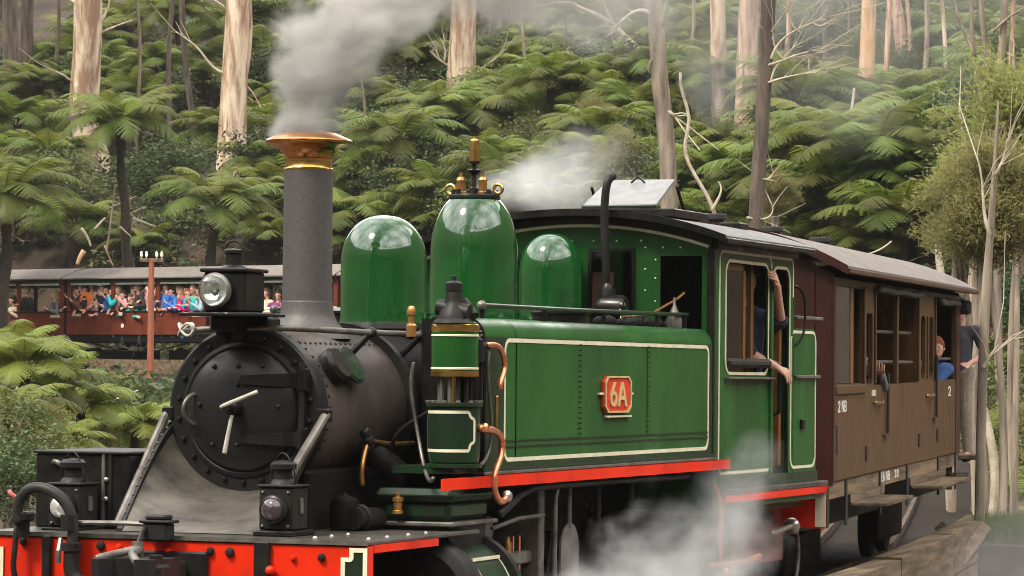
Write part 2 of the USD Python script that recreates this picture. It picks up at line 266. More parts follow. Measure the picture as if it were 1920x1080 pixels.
def ground(xy):
    xy = np.asarray(xy, float); d, i = KT.query(xy); off = xy - PATH[i]
    o = -(off * PN[i]).sum(-1); o = np.where(o >= 0, 1, -1) * d                   # + outside of the curve
    s, z0 = PS[i], PZ[i]
    p3 = np.concatenate([xy * 0.09, np.zeros(xy.shape[:-1] + (1,))], -1)
    n = meshkit.fbm(p3, 4, 3) - 0.5; n2 = meshkit.fbm(p3 * 6, 3, 9) - 0.5
    g = sstep(sL + 9, sL + 26, s)
    out = z0 - 0.9 + g * (3.6 * sstep(2.6, 8.5, o) + 0.34 * np.clip(o - 5, 0, 70) + 0.10 * np.clip(o - 40, 0, 300))
    out = out + (1 - g) * (0.25 * sstep(1.5, 3.5, o) * (1 - sstep(6, 20, o)) + .2 * np.clip(o - 22, 0, 60))
    inn = z0 - 1.3 + 0.55 * sstep(-4, -12, o) + 0.03 * np.clip(-o - 12, 0, 80)
    b = sstep(-1.5, 1.5, o)
    rel = xy - CX[:2]; bb = rel @ CW[:2]; aa = rel @ CR[:2]; back = 1 - sstep(3, 9, bb - np.abs(aa) * 2.6)     # the valley's other side, behind and beside the viewer
    rise = .62 * np.clip(np.linalg.norm(xy - np.array([2.0, -1.0]), axis=-1) - 25, 0, 55) * back
    return inn * (1 - b) + out * b + rise + n * (0.5 + 2.2 * g * sstep(3, 14, o)) + n2 * 0.35
def hit(u, v, h=0.0, t0=26.0, t1=260.0):
    t = np.arange(t0, t1, 0.25); P = CX + ray(u, v) * t[:, None]; below = P[:, 2] - h <= ground(P[:, :2])
    k = np.argmax(below) if below.any() else len(t) - 1
    return P[k], t[k]

ax = np.unique(np.r_[np.linspace(-260, -42, 30), np.arange(-42, 130, 1.0), np.linspace(130, 420, 40)])
ay = np.unique(np.r_[np.linspace(-260, -72, 24), np.arange(-72, 125, 1.0), np.linspace(125, 380, 36)])
gx, gy = np.meshgrid(ax, ay, indexing='ij'); gz = ground(np.stack([gx, gy], -1)); nx, ny = gx.shape
idx = np.arange(nx * ny).reshape(nx, ny); q = np.stack([idx[:-1, :-1], idx[1:, :-1], idx[1:, 1:], idx[:-1, 1:]], -1).reshape(-1, 4)
put('/World', 'ground', (np.stack([gx, gy, gz], -1).reshape(-1, 3), q), M['litter'], smooth=True, kind='structure')

# ------------------------------------------------------------------ track, trestle timbers
def offset_line(s0, s1, off, dz, n=40):
    s = np.linspace(s0, s1, n); x = np.interp(s, PS, PATH[:, 0]); y = np.interp(s, PS, PATH[:, 1]); nx_ = np.interp(s, PS, PN[:, 0]); ny_ = np.interp(s, PS, PN[:, 1]); z = np.interp(s, PS, PZ)
    return np.stack([x + nx_ * off, y + ny_ * off, z + dz], 1)
def ribbon(line, w, h):                     # rectangular bar along a line, w sideways, h up (top on the line)
    t = np.gradient(line, axis=0); t /= np.linalg.norm(t, axis=1, keepdims=True); s = np.cross([0, 0, 1.0], t); s /= np.linalg.norm(s, axis=1, keepdims=True)
    up = np.array([0, 0, 1.0]); k = len(line)
    v = np.stack([line - s * w / 2, line + s * w / 2, line + s * w / 2 - up * h, line - s * w / 2 - up * h], 1).reshape(-1, 3); f = []
    for i in range(k - 1):
        for j in range(4):
            a, b = i * 4 + j, i * 4 + (j + 1) % 4; f += [(a, b + 4, b), (a, a + 4, b + 4)]
    e = (k - 1) * 4; f += [(0, 1, 2), (0, 2, 3), (e, e + 2, e + 1), (e, e + 3, e + 2)]
    return T(v, f)
BR = thing('trestle_bridge', 'curved timber trestle bridge carrying the narrow track under both ends of the train', 'bridge')
for side_ in (-1, 1):
    put(BR, 'rail', ribbon(offset_line(2, sTail + 30, .381 * side_, 0, 160), .05, .10), M['rail'])
    for s0 in np.arange(1.0, sTail + 26, 3.4):      # long deck timbers, end to end with a gap
        if side_ < 0 and sL + 8.2 < s0 < sTail - 30: continue
        put(BR, 'guard_timber', ribbon(offset_line(s0, s0 + 3.36, 1.24 * side_, .29 + .012 * R.normal(), 6), .22, .36), M['timber'])
        put(BR, 'stringer', ribbon(offset_line(s0 + .03, s0 + 3.33, 1.20 * side_, -.085 + .02 * R.normal(), 6), .28, .40), M['dark_timber' if R.random() < .3 else 'timber'])
put(BR, 'deck_boarding', ribbon(offset_line(1.0, sTail + 26, 0, -.075, 160), 2.3, .02), surf('deck_earth', (.026, .020, .015), .95, c2=(.012, .010, .008), scale=6, bump=.5, bscale=20, spec=.1))
st_ = []
for _ in range(900):
    s_ = R.uniform(6, 24); q_ = offset_line(s_, s_ + .1, R.uniform(-1.05, 1.05), -.07, 2)[0]; m_ = trimesh.creation.icosphere(1, R.uniform(.015, .045)); m_.vertices *= R.uniform(.6, 1.2, 3); st_.append(T(m_.vertices + q_, m_.faces))
put('/World', 'ballast', st_, M['ballast'], label='loose dark ballast stones scattered along the trestle deck', category='stones', kind='stuff')
ns = 0
for s in np.arange(1.2, sTail + 26, .62):
    a = offset_line(s, s + .2, 0, -.10, 2); c = a.mean(0); t = a[1] - a[0]
    m = xf(box(-.1, .1, -1.12, 1.12, -.16, 0, .012), rotz(math.atan2(t[1], t[0]))); m.apply_translation(c); put(BR, 'sleeper', m, M['dark_timber']); ns += 1
for s in np.arange(2.5, sTail + 24, 4.6):
    a = offset_line(s, s + .2, 0, 0, 2); c = a.mean(0); h = math.atan2(*(a[1] - a[0])[[1, 0]]); zg = float(ground(c[None, :2])[0])
    for o in (-1.15, 0, 1.15):
        nxy = np.array([-math.sin(h), math.cos(h)]); p = c[:2] + nxy * o; lean = nxy * o * .22
        put(BR, 'pile', tube([(p[0] + lean[0], p[1] + lean[1], min(zg - .4, c[2] - 1.2)), (p[0], p[1], c[2] - .45)], .15, 9), M['timber'])
    put(BR, 'cap_beam', (lambda m: (m.apply_translation((c[0], c[1], c[2] - .36)), m)[1])(xf(box(-.14, .14, -1.6, 1.6, -.14, .10, .015), rotz(h))), M['timber'])
a = along(1818, 1010, 31.5); put(BR, 'brace_plank', tube([along(1845, 990, 31.6), along(1790, 1066, 31.0)], .075, 4), M['timber'])
put(BR, 'brace_plank', tube([along(1762, 990, 31.9), along(1825, 1035, 31.6)], .07, 4), M['timber'])

# ------------------------------------------------------------------ locomotive
L = thing('steam_locomotive', 'green side tank steam engine with three green domes and copper capped chimney', 'locomotive')
def p(name, mesh, m, smooth=False, parent=None, **k): return put(parent or L, name, mesh, M[m], smooth, **k)
# frames, deck, wheels
for y in (-.33, .33): p('frame_plate', box(.2, 8.2, y - .02, y + .02, .32, 1.0), 'soot')
p('fire_box', box(3.3, 5.6, -.43, .43, .42, 1.5, .02), 'soot'); p('boiler_cradle', box(2.2, 5.64, -.465, .465, 1.15, 1.62, .01), 'soot'); p('frame_stretcher', box(.35, 8.0, -.3, .3, .62, .66), 'soot')
p('front_deck', box(0.0, 1.5, -1.07, 1.07, 1.020, 1.044, .006), 'deck_steel')
RZ = .15
def wheel(x, r, y):
    sgn = 1 if y > 0 else -1; w = p('wheel', lathe([(.03, -.05), (r - .07, -.05), (r - .06, -.06), (r, -.06), (r, .05), (r + .025, .055), (r + .025, .075), (.03, .075)][::1], (x, y, RZ + r), 'y', 36), 'soot')
    for k in range(10 if r > .3 else 7):
        a = k * 2 * np.pi / (10 if r > .3 else 7); p('spoke', rod((x, y - .07 * (1 if sgn < 0 else -1) * -1 * -1, RZ + r), (x + (r - .06) * math.cos(a), y + .075 * sgn, RZ + r + (r - .06) * math.sin(a)), .022, 6), 'black', parent=w)
    p('hub', disc((x, y - .1, RZ + r), r * .2 + .02, .2, 'y', 20), 'iron', parent=w)
for x in (2.75, 3.95, 5.15):
    for y in (-.44, .44): wheel(x, .42, y)
    p('axle', rod((x, -.4, RZ + .42), (x, .4, RZ + .42), .06), 'iron')
for x in (1.05, 7.05):
    for y in (-.44, .44): wheel(x, .27, y)
p('coupling_rod', box(2.75, 5.15, -.62, -.58, .40, .50, .008), 'dull_steel'); p('connecting_rod', box(1.9, 3.95, -.70, -.66, .50, .60, .008), 'dull_steel')
# buffer beam
BB = p('buffer_beam', box(0, .07, -1.08, 1.08, .46, 1.018, .004), 'red')
p('deck_edge', box(-.012, .0, -1.08, 1.08, 1.024, 1.046), 'dull_steel', parent=BB)
notch = Polygon([(.94, .46), (1.08, .46), (1.08, 1.012), (.985, 1.012), (.985, .965), (.94, .965)])
for s in (1, -1):
    pg = affinity.scale(notch, s, 1, origin=(0, 0))
    e = p('end_panel', flat(pg, -.006, 0.0, 'yz'), 'dark_green', parent=BB)
    p('lining', flat(stripe(pg, .022), -.010, -.006, 'yz'), 'cream', parent=BB)
for y0, y1 in ((.66, .71), (.505, .57), (-.56, -.476)): p('strap', box(-.03, 0, y0, y1, .46, 1.03, .006), 'black', parent=BB)
for (y, z, r) in ((.828, .995, .020), (.384, .985, .024), (.28, .98, .018), (-.23, .975, .02), (-.336, .972, .024), (-.683, .955, .016), (-.835, .96, .02), (.83, .70, .02), (-.7, .65, .02), (-.835, .66, .02), (.0, .97, .016), (-.518, .96, .024)):
    p('bolt', lathe([(.0001, -.028), (r * .6, -.026), (r, -.012), (r, .0)], (0, y, z), 'x', 12), 'iron' if r > .018 else 'red', parent=BB)
p('red_cap', dots([(-.035, -.572, .89)], .026), 'red', True, parent=BB)
p('handrail', tube(smooth_line([(-.02, .79, 1.10), (-.07, .83, 1.06), (-.08, .83, 1.0), (-.08, .83, .82), (-.07, .81, .78), (-.01, .74, .775)], 30), .016, 8), 'iron', True)
# brake hose and its pipe
p('hose_stand', rod((-.06, .80, 1.02), (-.06, .80, 1.13), .035), 'black'); p('hose_cap', disc((-.06, .79, 1.10), .05, .05, 'z', 16), 'black')
p('brake_hose', tube(smooth_line([(-.09, .80, 1.09), (-.10, .80, 1.20), (-.11, .735, 1.265), (-.11, .63, 1.265), (-.10, .53, 1.19), (-.085, .50, 1.08), (-.085, .505, .99)], 40), .028, 12), 'rubber', True)
p('hose_pipe', tube(smooth_line([(-.085, .505, 1.0), (-.085, .505, .90), (-.085, .49, .83), (-.085, .43, .79), (-.085, .30, .78), (-.085, -.2, .785), (-.085, -.45, .785)], 40), .042, 12), 'iron', True)
p('hose_clamp', rod((-.085, .505, .96), (-.085, .505, 1.0), .052, 14), 'iron'); p('hose_gland', rod((-.085, .52, 1.06), (-.085, .52, 1.14), .045), 'iron')
p('hose_tap', tube([(-.10, .56, 1.02), (-.13, .555, .96), (-.13, .555, .90)], .014, 6), 'dull_steel')
for y in (.33, .21): p('pipe_bolt', dots([(-.13, y, .785)], .02), 'dull_steel', True)
# uncoupling gear and coupler
p('uncoupling_rod', tube([(-.05, .50, 1.10), (-.06, .2, 1.105), (-.06, .04, 1.10)], .013, 8), 'dull_steel')
p('lever_bracket', cat([box(-.10, .0, -.03, .10, 1.02, 1.11, .01), box(-.11, .01, -.05, .12, 1.11, 1.125, .005), box(-.10, 0, -.02, .09, 1.125, 1.15, .008)]), 'iron')
p('lift_link', tube([(-.08, .085, 1.10), (-.13, .09, 1.06), (-.18, .09, .99)], .012, 6), 'iron'); 
CP = p('coupler', cat([box(-.22, 0, -.11, .11, .72, .93, .02), flat(Polygon([(-.20, -.16), (-.46, -.15), (-.50, -.06), (-.44, -.03), (-.36, .0), (-.40, .10), (-.52, .12), (-.52, .16), (-.30, .20), (-.20, .16)]), .70, .95, 'xy')]), 'iron')
p('guide_plate', box(-.03, 0, -.22, .2, .66, .97, .01), 'black', parent=CP)
p('top_link', tube(smooth_line([(-.14, .10, .99), (-.24, .06, .975), (-.36, .02, .965), (-.42, -.04, .93), (-.43, -.08, .88)], 16), .022, 8), 'dull_steel', True, parent=CP)
p('top_link', tube(smooth_line([(-.2, .08, .985), (-.34, .13, .965), (-.47, .155, .95)], 12), .020, 8), 'dull_steel', True, parent=CP)
p('pin', rod((-.17, .09, .9), (-.17, .09, 1.02), .03, 12), 'dull_steel', parent=CP); p('knuckle', cat([box(-.44, -.30, -.17, -.05, .73, .93, .02), rod((-.38, -.12, .70), (-.38, -.12, .97), .035, 12)]), 'iron', parent=CP)
p('red_valance', box(.075, .90, -1.082, -1.066, .985, 1.022), 'red'); p('red_valance', box(.075, .90, 1.066, 1.082, .985, 1.022), 'red')
p('rivet', dots([(x, -1.03, 1.047) for x in (.12, .35, .62, .85)] + [(x, -.75, 1.047) for x in (.1, .3, .5)], .013), 'steel', kind='stuff')

# smokebox and boiler (axis at height 1.67)
BZ = 1.67
p('smokebox', lathe([(.05, .88), (.425, .88), (.43, .90), (.43, 2.0), (.425, 2.01), (.05, 2.01)], (0, 0, BZ), 'x', 72), 'boiler', 35)
p('boiler', lathe([(.40, 2.0), (.455, 2.02), (.455, 5.66), (.05, 5.66)], (0, 0, BZ), 'x', 64), 'soot', 35)
p('boiler_band', lathe([(.43, 2.0), (.475, 2.0), (.475, 2.06), (.455, 2.06)], (0, 0, BZ), 'x', 64), 'iron', 35)
p('smokebox_ring', lathe([(.33, .84), (.425, .838), (.44, .85), (.44, .93), (.43, .94)], (0, 0, BZ), 'x', 80), 'smokebox', 35)
p('ring_rim', lathe([(.315, .832), (.335, .822), (.355, .828), (.362, .842)], (0, 0, BZ), 'x', 80), 'smokebox', 35)
SD = p('smokebox_door', lathe([(.325, .838), (.322, .815), (.300, .792), (.25, .765), (.18, .745), (.10, .735), (.0001, .732)], (0, 0, BZ), 'x', 80), 'smokebox', True)
rb = [(.838, .382 * math.sin(a), BZ + .382 * math.cos(a)) for a in np.linspace(0, 2 * np.pi, 23)[:-1]]
for q in rb: p('ring_bolt', lathe([(.0001, -.018), (.011, -.016), (.016, -.006), (.016, .004)], q, 'x', 8), 'black')
for (u, v) in ((402, 687), (447, 686), (494, 686), (446, 721), (523, 762), (375, 758), (399, 833), (445, 834), (494, 836)):
    q = onX(u, v, .755); rr = math.hypot(q[1], q[2] - BZ); x = np.interp(rr, [0, .1, .18, .25, .30, .33], [.732, .735, .745, .765, .792, .83]); q = onX(u, v, x)
    p('door_bolt', lathe([(.0001, -.02), (.009, -.017), (.013, -.006), (.014, .006)], q, 'x', 10), 'iron', parent=SD)
def on_door(y, z): return float(np.interp(math.hypot(y, z), [0, .1, .18, .25, .30, .33], [.732, .735, .745, .765, .792, .83]))
for z in (.155, -.150):
    ys = np.linspace(-.335, -.03, 9); line = [(on_door(y, z) - .012 if y > -.31 else .815, y, BZ + z) for y in ys]
    hw = np.linspace(.040, .022, 9)
    v = []; 
    for (x, y, zz), w in zip(line, hw): v += [(x - .012, y, zz + w), (x - .012, y, zz - w), (x + .03, y, zz - w), (x + .03, y, zz + w)]
    f = []
    for i in range(8):
        for j in range(4):
            a, b = i * 4 + j, i * 4 + (j + 1) % 4; f += [(a, a + 4, b + 4), (a, b + 4, b)]
    f += [(32, 33, 34), (32, 34, 35)]
    p('hinge_strap', T(v, f), 'smokebox', parent=SD)
    p('hinge_knuckle', rod((.80, -.345, BZ + z - .05), (.80, -.345, BZ + z + .05), .026, 12), 'black', parent=SD)
p('hinge_pin', rod((.80, -.345, BZ - .24), (.80, -.345, BZ + .25), .016, 10), 'iron', parent=SD)
p('hinge_lug', box(.80, .85, -.375, -.32, BZ + .09, BZ + .22, .008), 'black'); p('hinge_lug', box(.80, .85, -.375, -.32, BZ - .22, BZ - .09, .008), 'black')
p('door_hub', lathe([(.0001, -.12), (.022, -.12), (.026, -.07), (.04, -.06), (.045, -.0), (.06, .01)], (.735, 0, BZ + .01), 'x', 20), 'black', 40, parent=SD)
p('door_handle', tube([(.625, .03, BZ + .012), (.62, .012, BZ + .02), (.605, -.165, BZ + .088), (.605, -.185, BZ + .094)], [.011, .012, .010, .012], 10), 'handle', True, parent=SD)
p('door_handle', tube([(.655, -.02, BZ - .03), (.65, -.015, BZ - .05), (.635, .008, BZ - .20), (.635, .012, BZ - .225)], [.009, .010, .012, .012], 10), 'handle', True, parent=SD)
p('grab_loop', tube(smooth_line([(.80, .255, BZ + .065), (.73, .27, BZ + .06), (.70, .285, BZ + .0), (.73, .27, BZ - .06), (.80, .24, BZ - .075)], 24), .012, 8), 'dull_steel', True, parent=SD)
# apron below the smokebox door, its edge bars, saddle
sl = np.linspace(0, 1, 14); A_ = []
for k in sl:                                             # curved sheet from the ring down to the deck
    A_.append([(.868 - .59 * k ** .85, y, (BZ + .015 - math.sqrt(max(.0, .437 ** 2 - y * y))) * (1 - k ** 1.1) + 1.048 * k ** 1.1) for y in .425 * np.sin(np.linspace(-np.pi / 2, np.pi / 2, 24))])
v = np.array(A_).reshape(-1, 3); ii = np.arange(14 * 24).reshape(14, 24)
p('apron_plate', (v, np.stack([ii[:-1, :-1], ii[1:, :-1], ii[1:, 1:], ii[:-1, 1:]], -1).reshape(-1, 4)), 'apron', True)
for y in (-.43, .43):
    p('apron_flange', ribbon(np.array([(.868 - .59 * k ** .85, y, 1.60 * (1 - k ** 1.1) + 1.06 * k ** 1.1) for k in sl]), .03, .05), 'iron')
    p('rivet', dots([(.868 - .59 * k ** .85, y * 1.0, 1.602 * (1 - k ** 1.1) + 1.062 * k ** 1.1) for k in np.linspace(.08, .95, 12)], .008), 'dull_steel', kind='stuff')
    p('stay_bar', rod((.86, y * 1.07, BZ - .02), (.43 if y < 0 else .30, y * 1.05, 1.335 if y < 0 else 1.08), .024, 10), 'dull_steel')
    p('stay_foot', box(.83, .90, y - .02 * np.sign(y), y + .05 * np.sign(y), BZ - .06, BZ + .01, .008), 'black')
p('saddle', box(.86, 2.2, -.36, .36, .62, 1.36, .02), 'soot')
p('smokebox_port', lathe([(.09, -.05), (.10, .05), (.085, .075), (.0001, .075)], (0, 0, 0), 'z', 28).apply_transform(trimesh.transformations.translation_matrix((1.10, -.372, BZ + .215)) @ rot(1.05, [1, 0, 0])), 'black', 35)
p('port_lid', lathe([(.11, 0), (.115, .015), (.10, .03), (.0001, .036)], (0, 0, 0), 'z', 28).apply_transform(trimesh.transformations.translation_matrix((1.26, -.405, BZ + .235)) @ rot(1.05, [1, 0, 0])), 'dark_green', 35)
p('rivet', dots([(x, -.43 * math.sin(a), BZ + .43 * math.cos(a)) for x in np.linspace(.98, 1.95, 16) for a in (.62,)] + [(.97, -.43 * math.sin(a), BZ + .43 * math.cos(a)) for a in np.linspace(.2, 2.2, 16)], .009), 'black', kind='stuff')
# chimney
CH = p('chimney', lathe([(.24, 2.05), (.205, 2.10), (.165, 2.145), (.145, 2.19), (.142, 2.245), (.139, 2.25), (.136, 2.26), (.134, 2.62), (.133, 2.965), (.115, 2.966), (.115, 2.2)], (1.61, 0, 0), 'z', 64), 'stack', 40)
p('brass_band', lathe([(.133, 2.966), (.136, 2.975), (.128, 2.985), (.126, 3.015), (.130, 3.025), (.13, 3.03)], (1.61, 0, 0), 'z', 64), 'brass', 40, parent=CH)
p('copper_cap', lathe([(.125, 3.03), (.131, 3.045), (.146, 3.068), (.166, 3.088), (.198, 3.101), (.226, 3.109), (.237, 3.118), (.239, 3.127), (.230, 3.137), (.195, 3.152), (.155, 3.170), (.135, 3.172), (.12, 3.160), (.115, 3.02)], (1.61, 0, 0), 'z', 64), 'copper', 50, parent=CH)
# domes
def dome(x, r, zb, zc, zt, cut=1.0, name='sand_dome'):
    th = np.linspace(0, math.asin(cut), 16); ce = lambda t: math.cos(t) ** .86; pr = [(r * 1.16, zb - .02), (r * 1.07, zb), (r * 1.02, zb + .04), (r, zb + .09), (r * 1.0, zc)] + [(r * ce(t), zc + (zt - zc) * math.sin(t)) for t in th[1:]]
    if cut >= 1: pr[-1] = (.0001, zt)
    d = p(name, lathe(pr, (x, 0, 0), 'z', 72), 'dome_green', 40); p('dome_flange', lathe([(r * 1.10, zb + .005), (r * 1.16, zb + .02), (r * 1.12, zb + .05), (r * 1.0, zb + .055)], (x, 0, 0), 'z', 64), 'black', 40, parent=d); return d
dome(2.66, .248, 2.10, 2.50, 2.772); D2 = dome(4.05, .268, 2.10, 2.60, 2.995, .87, 'steam_dome'); dome(5.40, .207, 2.12, 2.54, 2.785)
zt2 = 2.60 + .395 * .87; X2 = 4.05
p('valve_plate', lathe([(.0001, zt2 + .02), (.155, zt2 + .02), (.16, zt2 + .012), (.16, zt2 - .005), (.13, zt2 - .02)], (X2, 0, 0), 'z', 40), 'black', 40, parent=D2)
for a in np.arange(8) * np.pi / 4 + .3: p('valve_nut', rod((X2 + .13 * math.cos(a), .13 * math.sin(a), zt2 + .015), (X2 + .13 * math.cos(a), .13 * math.sin(a), zt2 + .05), .016, 6), 'iron', parent=D2)
for y in (.075, -.07): 
    p('safety_valve', lathe([(.034, zt2 + .02), (.034, zt2 + .035), (.027, zt2 + .04), (.026, zt2 + .10), (.031, zt2 + .108), (.024, zt2 + .125), (.010, zt2 + .13), (.009, zt2 + .155), (.0001, zt2 + .156)], (X2 - .04, y, 0), 'z', 20), 'bronze', 40, parent=D2)
for y in (.16, -.155): p('lifting_eye', tube([(X2, y + .028 * math.cos(a), zt2 + .055 + .028 * math.sin(a)) for a in np.linspace(0, 2 * np.pi, 14)], .011, 7, False), 'brass', True, parent=D2)
p('whistle_stem', lathe([(.03, zt2 + .02), (.03, zt2 + .06), (.016, zt2 + .07), (.015, zt2 + .14), (.045, zt2 + .165), (.045, zt2 + .172), (.014, zt2 + .18), (.012, zt2 + .21), (.036, zt2 + .215), (.036, zt2 + .225)], (X2 - .01, 0, 0), 'z', 20), 'black', 40, parent=D2)
p('whistle', lathe([(.033, zt2 + .225), (.033, zt2 + .235), (.032, zt2 + .345), (.028, zt2 + .358), (.010, zt2 + .365), (.008, zt2 + .38), (.0001, zt2 + .381)], (X2 - .01, 0, 0), 'z', 24), 'brass', 40, parent=D2)
# handrail round the smokebox, headlamp
p('smokebox_handrail', tube(smooth_line([(.80, .33, 2.075), (.78, .16, 2.09), (.78, -.05, 2.095), (.80, -.26, 2.095), (.90, -.40, 2.09), (1.15, -.45, 2.085), (1.6, -.455, 2.083), (2.2, -.455, 2.08)], 50), .017, 10), 'dull_steel', True)
p('running_handrail', tube([(.78, .33, 2.07), (1.2, .45, 2.08), (2.2, .455, 2.08)], .016, 8), 'dull_steel')
for x in (1.45, 2.15):
    p('rail_stanchion', rod((x, -.455, 2.085), (x - .02, -.33, 1.955), .018, 8), 'black'); p('rail_knob', dots([(x, -.455, 2.084)], .03), 'black', True)
p('rail_stanchion', rod((.79, .12, 2.09), (.86, .10, 2.03), .016, 8), 'black')
p('lamp_bracket', cat([box(.46, .84, -.23, .20, 2.152, 2.170, .004), box(.62, .80, -.05, .10, 2.08, 2.152, .01), box(.80, .98, -.14, .16, 2.06, 2.152, .01)]), 'black')
HL = p('headlamp', cat([box(.53, .77, -.145, .095, 2.172, 2.385, .012), box(.515, .785, -.16, .11, 2.38, 2.40, .006), lathe([(.08, 2.395), (.065, 2.41), (.045, 2.42), (.043, 2.475), (.050, 2.48), (.050, 2.495), (.043, 2.50), (.0001, 2.505)], (.65, -.02, 0), 'z', 24)]), 'black', 30)
p('lamp_rim', lathe([(.074, .0), (.088, -.012), (.093, -.03), (.087, -.045), (.078, -.05)], (.52, .008, 2.283), 'x', 40), 'dull_steel', 40, parent=HL)
p('reflector', lathe([(.08, -.045), (.07, -.025), (.045, .0), (.0001, .012)], (.52, .008, 2.283), 'x', 32), 'lens', True, parent=HL)
p('bulb', dots([(.492, .005, 2.272)], .018), 'dull_steel', True, parent=HL)
p('lens_glass', lathe([(.080, -.047), (.055, -.058), (.0001, -.064)], (.52, .008, 2.283), 'x', 32), 'pane', True, parent=HL)
p('carry_loop', tube([(.65, -.02 + .05 * math.cos(a), 2.495 + .05 * math.sin(a)) for a in np.linspace(0, np.pi, 12)], .006, 6), 'iron', parent=HL)

# steam chest and cylinder, near and far side
for s in (-1, 1):
    sc = p('steam_chest', cat([box(1.24, 1.80, s * .62, s * 1.0, 1.09, 1.20, .03), box(1.20, 1.84, s * .58, s * 1.035, 1.195, 1.262, .03)]), 'dark_green')
    p('chest_flange', box(1.2, 1.84, s * .58, s * 1.04, 1.066, 1.09, .006), 'dull_steel', parent=sc); p('chest_base', box(1.26, 1.78, s * .62, s * .99, .95, 1.066), 'iron', parent=sc)
    p('oil_cup', lathe([(.03, 0), (.03, .015), (.022, .02), (.024, .06), (.03, .065), (.03, .085), (.012, .09), (.012, .11), (.0001, .112)], (1.19, s * .73, 1.13), 'z', 16), 'bronze', 40, parent=sc)
    cy = p('cylinder', lathe([(.325, 1.28), (.325, 1.74)], (0, s * .86, .66), 'x', 56), 'dark_green', 40)
    p('front_flange', lathe([(.0001, 1.06), (.30, 1.065), (.345, 1.10), (.36, 1.13), (.36, 1.24), (.33, 1.29), (.32, 1.29)], (0, s * .86, .66), 'x', 56), 'iron', 35, parent=cy)
    p('rear_flange', lathe([(.32, 1.73), (.36, 1.74), (.36, 1.80), (.30, 1.84), (.0001, 1.85)], (0, s * .86, .66), 'x', 56), 'iron', 35, parent=cy)
    aa = np.linspace(-.9, .75, 22)
    for x0, x1 in ((1.315, 1.33), (1.69, 1.705)):
        rr = .3275; v = []; 
        for a in aa: v += [(x0, s * .86 + s * rr * math.cos(a), .66 + rr * math.sin(a)), (x1, s * .86 + s * rr * math.cos(a), .66 + rr * math.sin(a))]
        p('lining', T(v, [t for i in range(21) for t in ((2 * i, 2 * i + 1, 2 * i + 3), (2 * i, 2 * i + 3, 2 * i + 2))]), 'cream', parent=cy)
    a = .75; p('lining', box(1.315, 1.705, s * (.86 + .326 * math.cos(a)), s * (.86 + .331 * math.cos(a)) + .004 * s, .66 + .327 * math.sin(a), .66 + .327 * math.sin(a) + .018), 'cream', parent=cy)
    p('slide_bar', box(1.85, 2.75, s * .84, s * .90, .80, .875, .01), 'dull_steel'); p('slide_bar', box(1.85, 2.75, s * .84, s * .90, .60, .655, .01), 'dull_steel')
    p('motion_bracket', box(2.72, 2.80, s * .6, s * .95, .42, 1.22, .01), 'dull_steel')
    p('crosshead', box(2.1, 2.4, s * .83, s * .91, .66, .80, .02), 'dull_steel')
    for x, r in ((1.98, .026), (2.16, .022), (2.42, .024)): p('oil_pot', lathe([(r, 0), (r, .05), (r * .6, .065), (r * .6, .085), (.0001, .09)], (x, s * .87, .875), 'z', 14), 'brass' if r > .024 else 'bronze', 40)
    for x in (2.50, 2.60): p('feed_pipe', rod((x, s * .87, .56), (x, s * .87, .96), .010, 6), 'copper_pipe')
    p('spring_link', flat(Point(0, 0).buffer(1, 24), -.01, .01, 'xz').apply_transform(np.diag([.075, 1, .08, 1])).apply_translation((2.28, s * .80, 1.0)), 'dull_steel')
    bl = affinity.scale(Point(0, 0).buffer(1, 20), .15, .15).union(sbox(-.15, -.2, .15, 0))
    for x in (3.20,): 
        p('fire_shovel', cat([flat(affinity.translate(bl, x, .86), s * .95 - .006, s * .95 + .006), rod((x, s * .95, .98), (x, s * .95, 1.25), .015, 8)]), 'dull_steel')
    for x in (3.75, 4.35): p('hanger_rod', rod((x, s * .93, .70), (x, s * .93, 1.26), .018, 8), 'iron')
    p('drop_pipe', tube([(3.2, s * .99, 1.25), (2.97, s * .99, 1.245), (2.90, s * .99, 1.225), (2.86, s * .99, 1.17), (2.85, s * .99, 1.0), (2.85, s * .99, .5)], .016, 8), 'dull_steel', True)
    p('brake_pipe', tube([(1.95, s * 1.0, 1.10), (2.05, s * 1.0, 1.13), (2.25, s * 1.0, 1.20), (2.45, s * 1.0, 1.235), (2.7, s * 1.0, 1.24), (5.2, s * 1.0, 1.235)], .024, 10), 'iron', True)
    p('lever_bar', tube([(1.9, s * .98, 1.03), (2.3, s * .98, 1.07), (2.7, s * .98, 1.075)], .012, 6), 'dull_steel')

